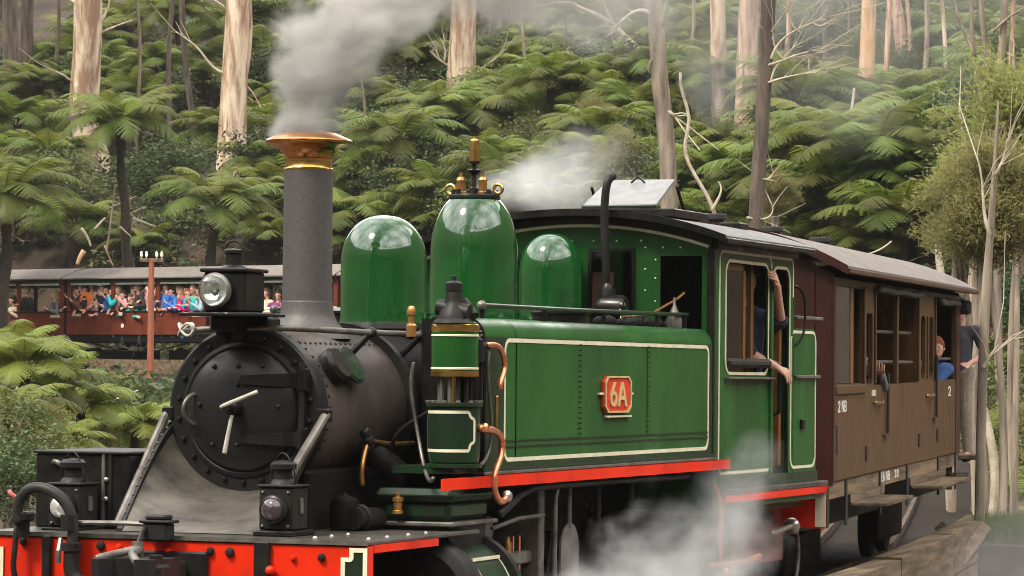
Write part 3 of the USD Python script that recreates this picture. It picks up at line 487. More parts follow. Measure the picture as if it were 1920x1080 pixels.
# side tanks
tp = [(-1.03, 1.345), (-1.03, 2.065)] + [(-.93 - .10 * math.cos(a), 2.065 + .105 * math.sin(a)) for a in np.linspace(0, np.pi / 2, 9)[1:]] + [(-.47, 2.17), (-.47, 1.345)]
for s in (-1, 1):
    pg = affinity.scale(Polygon(tp), -s, 1, origin=(0, 0))
    xf0 = 2.12 if s < 0 else 3.0
    tk = p('side_tank', flat(pg, xf0, 5.655, 'yz'), 'green', 25)
    shell = pg.difference(pg.buffer(-.03)).intersection(sbox(min(s * .72, s * 1.1), 1.3, max(s * .72, s * 1.1), 2.2))
    if s < 0: p('tank_apron', flat(shell, 1.66, 2.125, 'yz'), 'green', 25, parent=tk)
    yo = s * 1.03; lo, hi = sorted((yo, yo + s * .004))
    lp = rrect(1.93 if s < 0 else 3.1, 1.391, 5.56, 2.063, .07); lo2, hi2 = sorted((yo + s * .004, yo + s * .008))
    p('lining', flat(stripe(lp, .022), lo, hi), 'cream', parent=tk)
    p('border_band', flat(rrect(1.662 if s < 0 else 3.0, 1.347, 5.652, 2.068, .0).difference(lp), *sorted((yo, yo + s * .003))), 'dark_green', parent=tk)
    p('tank_front', flat(pg, xf0 - .012, xf0, 'yz'), 'black', parent=tk)
    if s < 0: p('tank_flange', flat(stripe(pg, .10).intersection(sbox(-1.1, 1.3, -.72, 2.2)), 1.648, 1.660, 'yz'), 'black', parent=tk)
    p('bead', box(1.96, 5.54, yo, yo + s * .006, 1.502, 1.510), 'dark_green', parent=tk); p('bead', box(1.96, 5.54, yo, yo + s * .006, 1.470, 1.478), 'dark_green', parent=tk)
    p('seam_strip', box(4.335, 4.368, yo, yo + s * .004, 1.515, 2.04), 'green', parent=tk)
    p('rivet', dots([(x, yo + s * .004, z) for x in (3.12, 3.15, 4.34, 4.363) for z in np.arange(1.53, 2.05, .03)], .006, sub=0), 'dark_green', parent=tk, kind='stuff')
    fr = [(1.646, s * y, z) for y in (1.0, .955) for z in np.arange(1.38, 2.06, .04)] + [(1.646, s * (.93 + r_ * math.cos(a)), 2.065 + r_ * math.sin(a)) for r_ in (.08, .035) for a in np.linspace(.1, 1.5, 6)] + [(1.646, s * y, 2.14) for y in np.arange(.5, .92, .04)]
    if s < 0: p('rivet', dots([q_ for q_ in fr if q_[1] < -.72], .009, sub=0), 'dull_steel', parent=tk, kind='stuff')
    p('tank_ledge', box(1.60 if s < 0 else 2.9, 5.66, s * .46, s * 1.055, 1.325, 1.344, .004), 'dull_steel', parent=tk); p('ledge_angle', box(1.6 if s < 0 else 2.9, 5.66, yo + s * .002, yo + s * .02, 1.347, 1.366), 'dark_green', parent=tk)
    p('red_valance', box(1.0 if s < 0 else 2.9, 5.93, s * 1.05, s * 1.064, 1.262, 1.323), 'red')
    p('footplate', box(1.5 if s < 0 else 2.9, 5.93, s * .45, s * 1.05, 1.295, 1.323), 'soot')
    p('tank_rail', tube([(1.92 if s < 0 else 3.1, s * .90, 2.24), (3.2, s * .90, 2.243), (5.5, s * .90, 2.258)], .014, 10), 'dark_green'); p('rail_knob', dots([(1.92 if s < 0 else 3.1, s * .90, 2.24)], .028), 'dull_steel', True)
    for x in ((1.93, 2.9) if s < 0 else ()) + (3.9, 4.9, 5.45): p('rail_post', rod((x, s * .9, 2.16), (x, s * .9, 2.245), .016, 8), 'black')
    p('tank_filler', lathe([(.17, 0), (.17, .05), (.18, .055), (.18, .07), (.1, .09), (.0001, .095)], (3.65, s * .72, 2.17), 'z', 32), 'black', 40)
    # raised number plate reading 6A
    y0 = yo + s * .004
    ch = sbox(3.50, 1.645, 3.965, 1.862); cut = .05; ch = Polygon([(3.50 + cut, 1.645), (3.965 - cut, 1.645), (3.965, 1.645 + cut * .7), (3.965, 1.862 - cut * .7), (3.965 - cut, 1.862), (3.50 + cut, 1.862), (3.50, 1.862 - cut * .7), (3.50, 1.645 + cut * .7)])
    npl = p('number_plate', flat(ch, *sorted((y0, y0 + s * .02))), 'red_plate')
    p('plate_rim', flat(ch.difference(affinity.scale(ch, .94, .90)), *sorted((y0 + s * .02, y0 + s * .028))), 'gold', parent=npl)
    tm = meshkit.text_mesh('6A', .135, .008, True); b = tm.bounds; tm.apply_translation(-b[0]); b = tm.bounds[1]; k = .30 / b[0]
    v = np.array(tm.vertices); v = np.stack([(v[:, 0] * k - .15) * -s, v[:, 2] * s, v[:, 1] - b[1] / 2], 1); v[:, 0] += 3.733; v[:, 1] += y0 + s * .02; v[:, 2] += 1.754
    p('plate_lettering', T(v, tm.faces), 'gold', parent=npl)
    p('plate_stud', cat([box(3.43, 3.50, y0, y0 + s * .015, 1.752, 1.764), box(3.965, 4.03, y0, y0 + s * .015, 1.752, 1.764)]), 'cream', parent=npl); p('plate_shelf', box(3.55, 3.99, y0, y0 + s * .02, 1.618, 1.628), 'cream', parent=npl)
# clutter along the top of the near tank: coal pieces, cloths, a fire iron
p('coal_lump', [xf(trimesh.creation.icosphere(1, .03 + .02 * R.random()), trimesh.transformations.translation_matrix((x, -.78 + .08 * R.random(), 2.19))) for x in np.linspace(4.3, 5.5, 14)], 'soot', kind='stuff')
p('fire_iron', tube([(4.75, -.72, 2.23), (5.1, -.78, 2.25), (5.42, -.86, 2.36), (5.5, -.88, 2.40)], .008, 8), 'bronze')
p('oil_can', lathe([(.05, 0), (.05, .06), (.03, .10), (.01, .15), (.008, .2)], (5.36, -.86, 2.17), 'z', 16), 'dull_steel', 40)
p('injector_lid', lathe([(.12, 0), (.11, .03), (.06, .055), (.0001, .06)], (4.0, -.62, 2.19), 'z', 24), 'dull_steel', 40)
# steam turret and tall pipe in front of the cab
p('turret', cat([lathe([(.0001, -.1), (.07, -.1), (.085, -.08), (.085, .05), (.07, .09), (.0001, .1)], (5.46, -.40, 2.30), 'y', 24), lathe([(.06, 2.1), (.07, 2.25), (.055, 2.42), (.03, 2.46)], (5.46, -.37, 0), 'z', 20)]), 'black', 40)
p('turret_nut', [disc((5.40 + .05 * math.cos(a), -.505, 2.28 + .05 * math.sin(a)), .014, .015, 'y', 8, .003) for a in np.arange(6) * np.pi / 3], 'dull_steel')
p('exhaust_pipe', tube(smooth_line([(5.46, -.355, 2.40), (5.45, -.355, 2.7), (5.45, -.355, 3.05), (5.46, -.37, 3.13), (5.50, -.39, 3.16)], 24), .027, 12), 'iron', True)
# air pump in front of the near tank
PX, PY = 1.42, -.95
AP = p('air_pump', lathe([(.05, 1.36), (.10, 1.37), (.132, 1.40), (.137, 1.43), (.137, 1.69), (.15, 1.695), (.15, 1.712), (.06, 1.715)], (PX, PY, 0), 'z', 48), 'dark_green', 35)
p('pump_barrel', lathe([(.06, 1.86), (.118, 1.862), (.1235, 1.87), (.1235, 2.11), (.118, 2.128), (.12, 2.135), (.08, 2.15)], (PX, PY, 0), 'z', 48), 'green', 35, parent=AP)
for z0, z1, m_ in ((1.850, 1.884, 'brass'), (2.088, 2.128, 'brass'), (1.888, 1.902, 'cream'), (2.062, 2.076, 'cream')): p('band', lathe([(.123, z0), (.1275, z0 + .003), (.1275, z1 - .003), (.123, z1)], (PX, PY, 0), 'z', 48), m_, 35, parent=AP)
p('pump_head', cat([lathe([(.11, 2.135), (.10, 2.15), (.085, 2.16), (.075, 2.20), (.05, 2.23), (.048, 2.26), (.042, 2.30), (.046, 2.305), (.046, 2.345), (.035, 2.352), (.012, 2.36), (.012, 2.385), (.0001, 2.39)], (PX - .02, PY, 0), 'z', 28), rod((PX - .02, PY - .09, 2.19), (PX - .02, PY + .09, 2.22), .045, 14), rod((PX + .02, PY - .10, 2.17), (PX + .06, PY - .02, 2.25), .03, 10)]), 'iron', 40, parent=AP)
for a in np.radians([150, 185, 215, 250, 290, 90, 30, 330]): p('pump_stud', rod((PX + .085 * math.cos(a), PY + .085 * math.sin(a), 1.70), (PX + .085 * math.cos(a), PY + .085 * math.sin(a), 1.87), .013, 6), 'dull_steel' if math.degrees(a) < 200 else 'iron', parent=AP)
p('piston_rod', rod((PX, PY, 1.70), (PX, PY, 1.87), .024, 10), 'brass', parent=AP)
p('pump_nut', [disc((PX + .142 * math.cos(a), PY + .142 * math.sin(a), 1.71), .013, .016, 'z', 6, .003) for a in np.arange(12) * np.pi / 6], 'dull_steel', parent=AP)
def on_cyl(r, a0, z0, a1, z1, w, n=10, c=(PX, PY)):
    a, z = np.linspace(a0, a1, n), np.linspace(z0, z1, n); d = np.array([(a1 - a0) * r, z1 - z0]); d = d / np.linalg.norm(d); o = np.array([-d[1], d[0]]) * w / 2; v = []
    for A, Z in zip(np.radians(a) if abs(a0) > 7 else a, z):
        for s in (1, -1): aa = A + s * o[0] / r; v.append((c[0] + r * math.cos(aa), c[1] + r * math.sin(aa), Z + s * o[1]))
    return T(v, [t for i in range(n - 1) for t in ((2 * i, 2 * i + 1, 2 * i + 3), (2 * i, 2 * i + 3, 2 * i + 2))])
ra = math.radians; pr_ = [(115, 1.665), (236, 1.665), (240, 1.64), (252, 1.625), (252, 1.51), (240, 1.495), (236, 1.462), (115, 1.462), (115, 1.665)]
p('lining', [on_cyl(.1395, ra(a0), z0, ra(a1), z1, .016, 12) for (a0, z0), (a1, z1) in zip(pr_[:-1], pr_[1:])], 'cream', parent=AP)
p('pump_foot', cat([box(PX - .12, PX + .24, PY - .05, PY + .3, 1.34, 1.38), lathe([(.15, 1.372), (.15, 1.39), (.12, 1.395)], (PX, PY, 0), 'z', 32)]), 'dark_green', parent=AP)
def pipeY(name, pts, y, r, m, n=26): return p(name, tube(smooth_line([onY(u, v, yy) for (u, v), yy in zip(pts, y if np.ndim(y) else [y] * len(pts))], n), r, 8), m, True)
p('pump_bracket', box(PX + .10, 1.655, -1.02, -.88, 1.45, 2.05, .01), 'soot')
p('lubricator', cat([lathe([(.028, 2.06), (.028, 2.12), (.018, 2.13), (.018, 2.17), (.024, 2.175), (.026, 2.20), (.018, 2.22), (.0001, 2.225)], (PX - .1, PY + .21, 0), 'z', 14)]), 'bronze', 40)
p('pump_valve', cat([lathe([(.03, 1.93), (.035, 1.96), (.028, 2.05), (.0001, 2.06)], (PX + .11, PY - .09, 0), 'z', 14), rod((PX + .1, PY - .08, 2.0), (PX + .16, PY - .13, 2.02), .022, 10), rod((PX + .13, PY - .1, 1.70), (PX + .13, PY - .1, 1.94), .011, 8)]), 'iron', 40)
pipeY('steam_pipe', [(915, 647), (930, 648), (943, 665), (946, 690), (942, 706), (938, 730)], -1.085, .016, 'copper_pipe')
pipeY('air_pipe', [(900, 802), (915, 805), (932, 811), (941, 828), (938, 858), (928, 888), (927, 915), (935, 938), (950, 930)], -1.10, .019, 'copper_pipe')
p('pipe_union', dots([onY(951, 931, -1.10)], .036, (1, .8, 1)), 'steel', True); p('pipe_union', dots([onY(908, 802, -1.09)], .028), 'brass', True)
pipeY('drain_pipe', [(918, 660), (919, 760), (918, 840), (905, 868), (890, 874)], -1.06, .010, 'dull_steel'); pipeY('gauge_pipe', [(931, 742), (930, 800)], -1.06, .011, 'brass')
pipeY('lubricator_pipe', [(776, 680), (771, 720), (778, 780), (790, 850), (812, 897)], [-.72, -.70, -.72, -.78, -.98], .011, 'dull_steel'); pipeY('sand_pipe', [(808, 766), (775, 790), (745, 815), (735, 850)], [-.85, -.7, -.6, -.55], .012, 'iron')
pipeY('blower_pipe', [(775, 830), (715, 830), (693, 826)], -.5, .012, 'bronze'); pipeY('blower_pipe', [(690, 828), (684, 850), (679, 880), (680, 910)], -.5, .014, 'bronze')
p('blower_valve', cat([dots([onY(690, 826, -.5)], .035), rod(onY(683, 808, -.49), onY(692, 830, -.5), .028, 10)]), 'iron', True)
for s in (-1, 1):
    p('steam_pipe_cover', tube(smooth_line([(1.45, s * .40, 1.45), (1.47, s * .55, 1.38), (1.5, s * .66, 1.27)], 14), .065, 14), 'soot', True)
    p('sand_valve', cat([rod((.95, s * .58, 1.11), (1.22, s * .60, 1.10), .06, 18), disc((1.0, s * .585, 1.11), .075, .03, 'x', 20)]), 'iron', 40)
p('expansion_link', box(1.9, 2.3, -.7, -.45, 1.0, 1.29, .03), 'soot'); p('oil_box', lathe([(.07, 0), (.08, .02), (.08, .14), (.06, .17), (.02, .18), (.0001, .2)], (1.02, -.5, 1.045), 'z', 24), 'soot', 40)
# box on the far side of the front deck
TB = p('tool_box', box(.50, 1.25, .50, 1.045, 1.044, 1.43, .008), 'black'); p('box_lid', box(.485, 1.26, .49, 1.055, 1.43, 1.446, .005), 'iron', parent=TB)
for y in (.60, .64): p('box_strap', box(.488, .5, y - .008, y + .008, 1.05, 1.43), 'dull_steel' if y > .61 else 'iron', parent=TB)
p('box_hinge', tube(smooth_line([(.49, .93, 1.375), (.46, .91, 1.39), (.45, .885, 1.385), (.46, .87, 1.37)], 10), .014, 6), 'dull_steel', True, parent=TB)
for z in (1.2, 1.3): p('box_bolt', dots([(.486, .62, z)], .014), 'steel', True, parent=TB)

# ------------------------------------------------------------------ cab
CF, CS = 5.66, -1.03
arc = lambda y: 2.868 - .165 * (y + .10) ** 2 - .012 * abs(y + .1) ** 3
ys = np.linspace(-1.0, 1.0, 30); front = Polygon([(-1.03, 1.0), (-1.03, 2.66)] + [(y, arc(y)) for y in ys] + [(1.03, 2.62), (1.03, 1.0)])
holes = [sbox(-.948, 2.17, -.662, 2.645), sbox(-.490, 2.25, -.165, 2.695), sbox(.165, 2.25, .49, 2.66), sbox(.662, 2.17, .948, 2.60)]
fr = front
for h_ in holes: fr = fr.difference(h_)
CBF = p('cab_front', flat(fr, CF, CF + .012, 'yz'), 'green')
band = front.buffer(-.012); p('lining', flat(band.difference(band.buffer(-.020)).intersection(sbox(-1.1, 1.9, 1.1, 3)), CF - .004, CF, 'yz'), 'cream', parent=CBF)
p('rivet', dots([(CF - .002, y, 2.745) for y in (.12, -.05, -.2, -.36, -.53)] + [(CF - .002, -.56, z) for z in (2.28, 2.42, 2.56, 2.70)] + [(CF - .002, -.63, z) for z in (2.35, 2.5, 2.62)] + [(CF - .002, y, 2.70) for y in (-.68, -.8)] + [(CF - .002, -1.018, z) for z in np.arange(2.2, 2.66, .1)], .0065), 'cream', parent=CBF, kind='stuff')
for h_ in holes[1:3]:
    b = h_.bounds; p('window_frame', flat(h_.difference(h_.buffer(-.022)), CF - .008, CF + .02, 'yz'), 'black', parent=CBF); p('window_pane', box(CF + .004, CF + .008, b[0] + .02, b[2] - .02, b[1] + .02, b[3] - .02), 'pane', parent=CBF)
for s in (-1, 1):
    y0, y1 = sorted((s * 1.03, s * 1.018)); o0, o1 = sorted((s * 1.03, s * 1.034)); 
    cabside = rrect(5.675, 1.0, 7.50, 2.715, .0).union(sbox(7.40, 1.0, 8.07, 2.13)).union(rrect(7.3, 1.9, 8.07, 2.205, .09))
    win = rrect(5.92, 1.895, 6.865, 2.615, .09); door = rrect(6.985, 1.18, 7.375, 2.605, .10).union(sbox(6.985, 1.18, 7.375, 1.6))
    cs = p('cab_side', flat(cabside.difference(win).difference(door), y0, y1), 'green')
    out1 = rrect(5.76, 1.9, 7.47, 2.685, .08); stripes = stripe(rrect(5.90, 1.875, 6.885, 2.635, .10), .020)
    stripes = stripes.union(stripe(rrect(6.965, 1.4, 7.395, 2.625, .11), .020).intersection(sbox(6.9, 1.85, 7.5, 3)))
    stripes = stripes.union(stripe(rrect(5.765, 1.222, 6.95, 2.692, .08), .020).intersection(sbox(5.7, 1.0, 7.5, 3))).union(stripe(rrect(5.765, 2.3, 7.475, 2.692, .08), .020).intersection(sbox(6.8, 2.42, 7.6, 3)))
    stripes = stripes.difference(sbox(6.90, 1.5, 6.96, 2.55))
    stripes = stripes.union(stripe(rrect(7.41, 1.225, 8.05, 2.19, .09), .020)).difference(sbox(7.42, 2.15, 7.47, 2.3))
    p('lining', flat(stripes, o0, o1), 'cream', parent=cs)
    p('corner_post', box(5.63, 5.676, s * .99, s * 1.04, 1.33, 2.70, .006), 'black', parent=cs)
    p('door_pillar', box(6.90, 6.965, s * 1.0, s * 1.045, 1.2, 2.60, .008), 'green', parent=cs)
    p('window_sill', box(5.88, 6.93, s * 1.03, s * 1.075, 1.845, 1.862, .004), 'dull_steel', parent=cs)
    p('arm_rest', box(5.93, 6.90, s * .96, s * 1.06, 1.925, 1.985, .02), 'rubber', parent=cs)
    p('sliding_window', cat([box(5.93, 6.45, s * .985, s * 1.0, 1.90, 1.93), box(5.93, 6.45, s * .985, s * 1.0, 2.57, 2.61), box(5.93, 5.97, s * .985, s * 1.0, 1.9, 2.6), box(6.40, 6.45, s * .985, s * 1.0, 1.9, 2.6)]), 'varnish', parent=cs)
    p('window_pane', box(5.97, 6.40, s * .990, s * .994, 1.93, 2.57), 'pane', parent=cs)
    p('window_post', box(6.70, 6.76, s * .93, s * .96, 1.3, 2.62), 'varnish', parent=cs)
    p('door_post', box(7.27, 7.33, s * .95, s * .99, 1.25, 2.5), 'varnish', parent=cs)
    p('grab_rail', tube([(6.98, s * 1.04, 1.97), (6.985, s * 1.08, 1.95), (6.985, s * 1.08, 1.62), (6.98, s * 1.03, 1.60)], .013, 8), 'black', parent=cs); p('grab_rail', tube(smooth_line([(7.50, s * 1.03, 2.50), (7.56, s * 1.07, 2.46), (7.60, s * 1.08, 2.3), (7.57, s * 1.07, 2.15), (7.52, s * 1.03, 2.08)], 20), .009, 8), 'black', True, parent=cs)
    p('bunker_rail', box(7.50, 8.10, s * 1.034, s * 1.055, 1.855, 1.878, .004), 'dull_steel', parent=cs); p('bunker_top_rail', box(7.62, 8.28, s * .98, s * 1.02, 2.27, 2.295, .004), 'dull_steel', parent=cs)
    p('lamp_iron', box(7.66, 7.74, s * 1.03, s * 1.05, 1.50, 1.57, .006), 'black', parent=cs)
    p('cab_footplate', box(5.80, 8.30, s * .96, s * 1.06, 1.085, 1.125, .006), 'deck_steel'); p('cab_valance', box(5.83, 8.28, s * 1.05, s * 1.064, 1.04, 1.086), 'red')
    p('cab_skirt', box(5.78, 8.1, s * 1.0, s * 1.035, 1.125, 1.20), 'dark_green', parent=cs)
    p('injector_pipe', tube(smooth_line([(5.70, s * 1.0, 1.18), (5.76, s * 1.03, 1.10), (5.78, s * 1.04, .95), (5.80, s * 1.04, .70)], 16), .022, 8), 'copper_pipe', True); p('injector_pipe', tube([(5.86, s * 1.03, 1.02), (5.83, s * 1.03, .60)], .018, 8), 'copper_pipe')
    p('step_rod', tube([(5.42, s * 1.08, .66), (5.62, s * 1.08, .645), (6.2, s * 1.08, .64), (6.55, s * 1.08, .665)], .020, 8), 'copper_pipe'); p('step_knob', dots([(5.75, s * 1.09, .60)], .028), 'copper_pipe', True)
    p('axle_hanger', cat([dots([(8.05, s * .86, .80)], .065, (.6, 1, 1)), tube([(7.55, s * .86, .77), (8.02, s * .86, .80)], .022, 8)]), 'steel', True)
    p('spring_hoop', tube(smooth_line([(8.08, s * .86, .82), (8.2, s * .86, .72), (8.22, s * .86, .55), (8.15, s * .86, .40)], 14), .016, 6), 'dull_steel', True)
    p('rear_frame_plate', box(7.0, 8.24, s * .72, s * .74, .55, 1.05), 'dark_red')
RB = p('rear_beam', box(8.24, 8.31, -1.06, 1.06, .78, 1.085), 'red'); 
for s in (-1, 1): p('end_panel', box(8.247, 8.303, s * 1.06, s * 1.066, .785, 1.08), 'dark_green', parent=RB); p('lining', box(8.236, 8.24, s * .98, s * 1.06, .79, 1.075), 'cream', parent=RB)
p('cab_rear', flat(Polygon([(-1.0, 1.1), (-1.0, 2.1), (1.0, 2.1), (1.0, 1.1)]), 7.40, 7.42, 'yz'), 'dark_green'); p('bunker_rear', box(8.05, 8.07, -1.02, 1.02, 1.1, 2.1), 'green')
p('cab_back', flat(front.difference(sbox(.3, 2.25, .7, 2.6)), 7.48, 7.49, 'yz'), 'dark_green')
p('cab_floor', box(5.67, 8.05, -.94, .94, .95, .98), 'timber'); p('boiler_backhead', lathe([(.0001, 5.95), (.42, 5.95), (.45, 5.9), (.45, 5.67)], (0, 0, BZ), 'x', 40), 'soot', 40); p('cab_seat', box(6.0, 6.4, -.95, -.6, .98, 1.55, .02), 'soot')
p('coal', [xf(trimesh.creation.icosphere(1, .10), trimesh.transformations.translation_matrix((x, y, 2.02 + .1 * R.random()))) for x in (7.55, 7.72, 7.9) for y in np.linspace(-.85, .85, 9)], 'soot', kind='stuff')
# roof: sheet, front rim, gutters, ridge box and the raised vent flap
yr = np.linspace(-1.15, 1.15, 36); rz_ = lambda y: 2.945 - .128 * (y + .10) ** 2 - .03 * abs(y + .1) ** 3
roofp = Polygon([(y, rz_(y)) for y in yr] + [(y, rz_(y) - .022) for y in yr[::-1]])
CRF = p('cab_roof', flat(roofp, 5.53, 7.56, 'yz'), 'roof_grey', 25)
p('roof_rim', flat(Polygon([(y, rz_(y) + .006) for y in yr] + [(y, rz_(y) - .040) for y in yr[::-1]]), 5.515, 5.53, 'yz'), 'black', 25, parent=CRF)
p('roof_beam', flat(Polygon([(y, rz_(y) - .024) for y in yr[2:-2]] + [(y, arc(y) - .01) for y in yr[::-1][2:-2]]), 5.64, 5.658, 'yz'), 'black', parent=CRF)
for s in (-1, 1): p('gutter', box(5.52, 7.58, s * 1.10, s * 1.165, rz_(s * 1.15) - .045, rz_(s * 1.15) - .012, .006), 'black', parent=CRF); p('cornice', box(5.66, 7.5, s * 1.03, s * 1.06, 2.69, 2.735), 'black', parent=CRF)
p('vent_base', box(6.25, 7.0, -.56, .36, 2.93, 2.985, .006), 'black', parent=CRF)
fl = np.array([onX(1090, 388, 6.25), onX(1228, 386, 6.25), onX(1265, 336, 6.72), onX(1140, 338, 6.72)]); nrm = np.cross(fl[1] - fl[0], fl[3] - fl[0]); nrm /= np.linalg.norm(nrm)
p('vent_flap', trimesh.convex.convex_hull(np.vstack([fl, fl - nrm * .02])), 'pale_flap', parent=CRF)
p('flap_edge', trimesh.convex.convex_hull(np.vstack([fl[:2] + nrm * .004, fl[:2] + nrm * .004 + (fl[3] - fl[0]) * .05, fl[:2] - nrm * .024, fl[:2] - nrm * .024 + (fl[3] - fl[0]) * .05])), 'dark_green', parent=CRF)
p('flap_handle', tube([fl.mean(0) + (fl[3] - fl[0]) * .33 + nrm * .01 + np.array([0, .05, 0]), fl.mean(0) + (fl[3] - fl[0]) * .36 + nrm * .05, fl.mean(0) + (fl[3] - fl[0]) * .33 + nrm * .01 - np.array([0, .05, 0])], .008, 6), 'black', parent=CRF)
for y in (-.42, .2): p('flap_stay', rod((6.9, y, 2.97), (6.72, y, 3.16), .012, 6), 'black', parent=CRF)
p('roof_vent', box(7.1, 7.3, -.75, -.60, 2.87, 2.93, .008), 'black', parent=CRF)

# loose lamps, ribbon, rope
def oil_lamp(label, loc, lens, rz=0.0):
    t = thing('oil_lamp', label, 'lamp', loc, rz); q = lambda n, m, k, s=False, **kw: put(t, n, m, M[k], s, **kw)
    q('case', cat([box(-.02, .17, -.093, .093, 0, .215, .008), box(-.03, .18, -.10, .10, .215, .228, .004)]), 'iron'); q('lid', lathe([(.07, .228), (.055, .25), (.045, .255), (.045, .30), (.065, .305), (.068, .33), (.05, .345), (.0001, .352)], (.07, 0, 0), 'z', 24), 'iron', 40)
    q('lens_ring', lathe([(.058, .0), (.074, -.015), (.07, -.045), (.06, -.05)], (-.02, .0, .105), 'x', 32), 'black', 40); q('lens', lathe([(.062, -.04), (.05, -.06), (.03, -.072), (.0001, -.076)], (-.02, 0, .105), 'x', 28), lens, True)
    q('carry_handle', tube(smooth_line([(.07, -.06, .228), (.05, -.055, .33), (.06, 0, .385), (.07, .05, .34), (.07, .06, .228)], 20), .005, 6), 'iron', True); q('side_hasp', box(.06, .10, -.102, -.093, .08, .16, .004), 'dull_steel')
    for y in (-.07, .07): q('case_rivet', dots([(-.022, y, .19), (-.022, y, .02)], .009), 'dull_steel', True)
    return t
oil_lamp('square black oil lamp with violet round lens on near end of front deck', (.27, -.463, 1.074), 'violet_lens'); oil_lamp('square black oil lamp standing behind the looped rubber brake hose', (.27, .735, 1.06), 'lens')
p('lamp_socket', box(.20, .50, -.57, -.36, 1.044, 1.072, .006), 'black'); p('lamp_socket', box(.20, .50, .63, .84, 1.044, 1.058, .004), 'black')
put('/World', 'ribbon', [tube(smooth_line([(.05, .86, 1.20), (.02, .88, 1.215), (.0, .90, 1.23), (.0, .915, 1.25)], 10), [.02] * 3 + [.012] * 7, 6), tube(smooth_line([(.05, .87, 1.17), (.03, .885, 1.19), (.02, .90, 1.20)], 8), .014, 6)], surf('faded_pink', (.62, .16, .15), .8), True, label='scrap of pink and white ribbon tied beside the far front lamp', category='ribbon')
kn = [(.78 + .03 * math.sin(2 * a), .315 + .055 * math.sin(2 * a + .6), 2.085 + .032 * math.sin(3 * a)) for a in np.linspace(0, 2 * np.pi, 40)]
put('/World', 'rope', tube(kn, .008, 6), M['handle'], True, label='white knotted rope on the far end of the smokebox handrail', category='rope')

# ------------------------------------------------------------------ people
m3.set_circular_segments(12)
def ball(c, r, seg=10): return m3.Manifold.sphere(float(r), seg).translate(tuple(map(float, c)))
def bone(a, b, ra_, rb_, seg=10): return m3.Manifold.batch_hull([ball(a, ra_, seg), ball(b, rb_, seg)])
def blend(bs, length=.05, it=5):
    m = m3.Manifold.batch_boolean(bs, m3.OpType.Add).refine_to_length(length); q = m.to_mesh(); t = trimesh.Trimesh(np.array(q.vert_properties[:, :3]), np.array(q.tri_verts), process=True)
    trimesh.smoothing.filter_taubin(t, iterations=it); return t
def hand(wrist, d, side, curl=.5, seg=6):
    d = np.array(d, float) / np.linalg.norm(d); s = np.array(side, float); s = s - d * (s @ d); s /= np.linalg.norm(s); n_ = np.cross(d, s); w = np.array(wrist, float); out = [m3.Manifold.batch_hull([ball(w, .024, seg), ball(w + d * .075 + s * .028, .014, seg), ball(w + d * .08 - s * .028, .014, seg)])]
    for k, (o, ln) in enumerate(((.032, .062), (.011, .075), (-.011, .070), (-.031, .055))):
        a = w + d * .078 + s * o; b = a + (d * math.cos(curl) - n_ * math.sin(curl)) * ln * .55; c = b + (d * math.cos(2 * curl) - n_ * math.sin(2 * curl)) * ln * .5
        out += [bone(a, b, .0095, .009, seg), bone(b, c, .009, .0075, seg)]
    t0 = w + d * .025 + s * .026; t1 = t0 + d * .035 + s * .03; out += [bone(t0, t1, .012, .0105, seg), bone(t1, t1 + d * .03 - n_ * .012, .0105, .008, seg)]
    return out
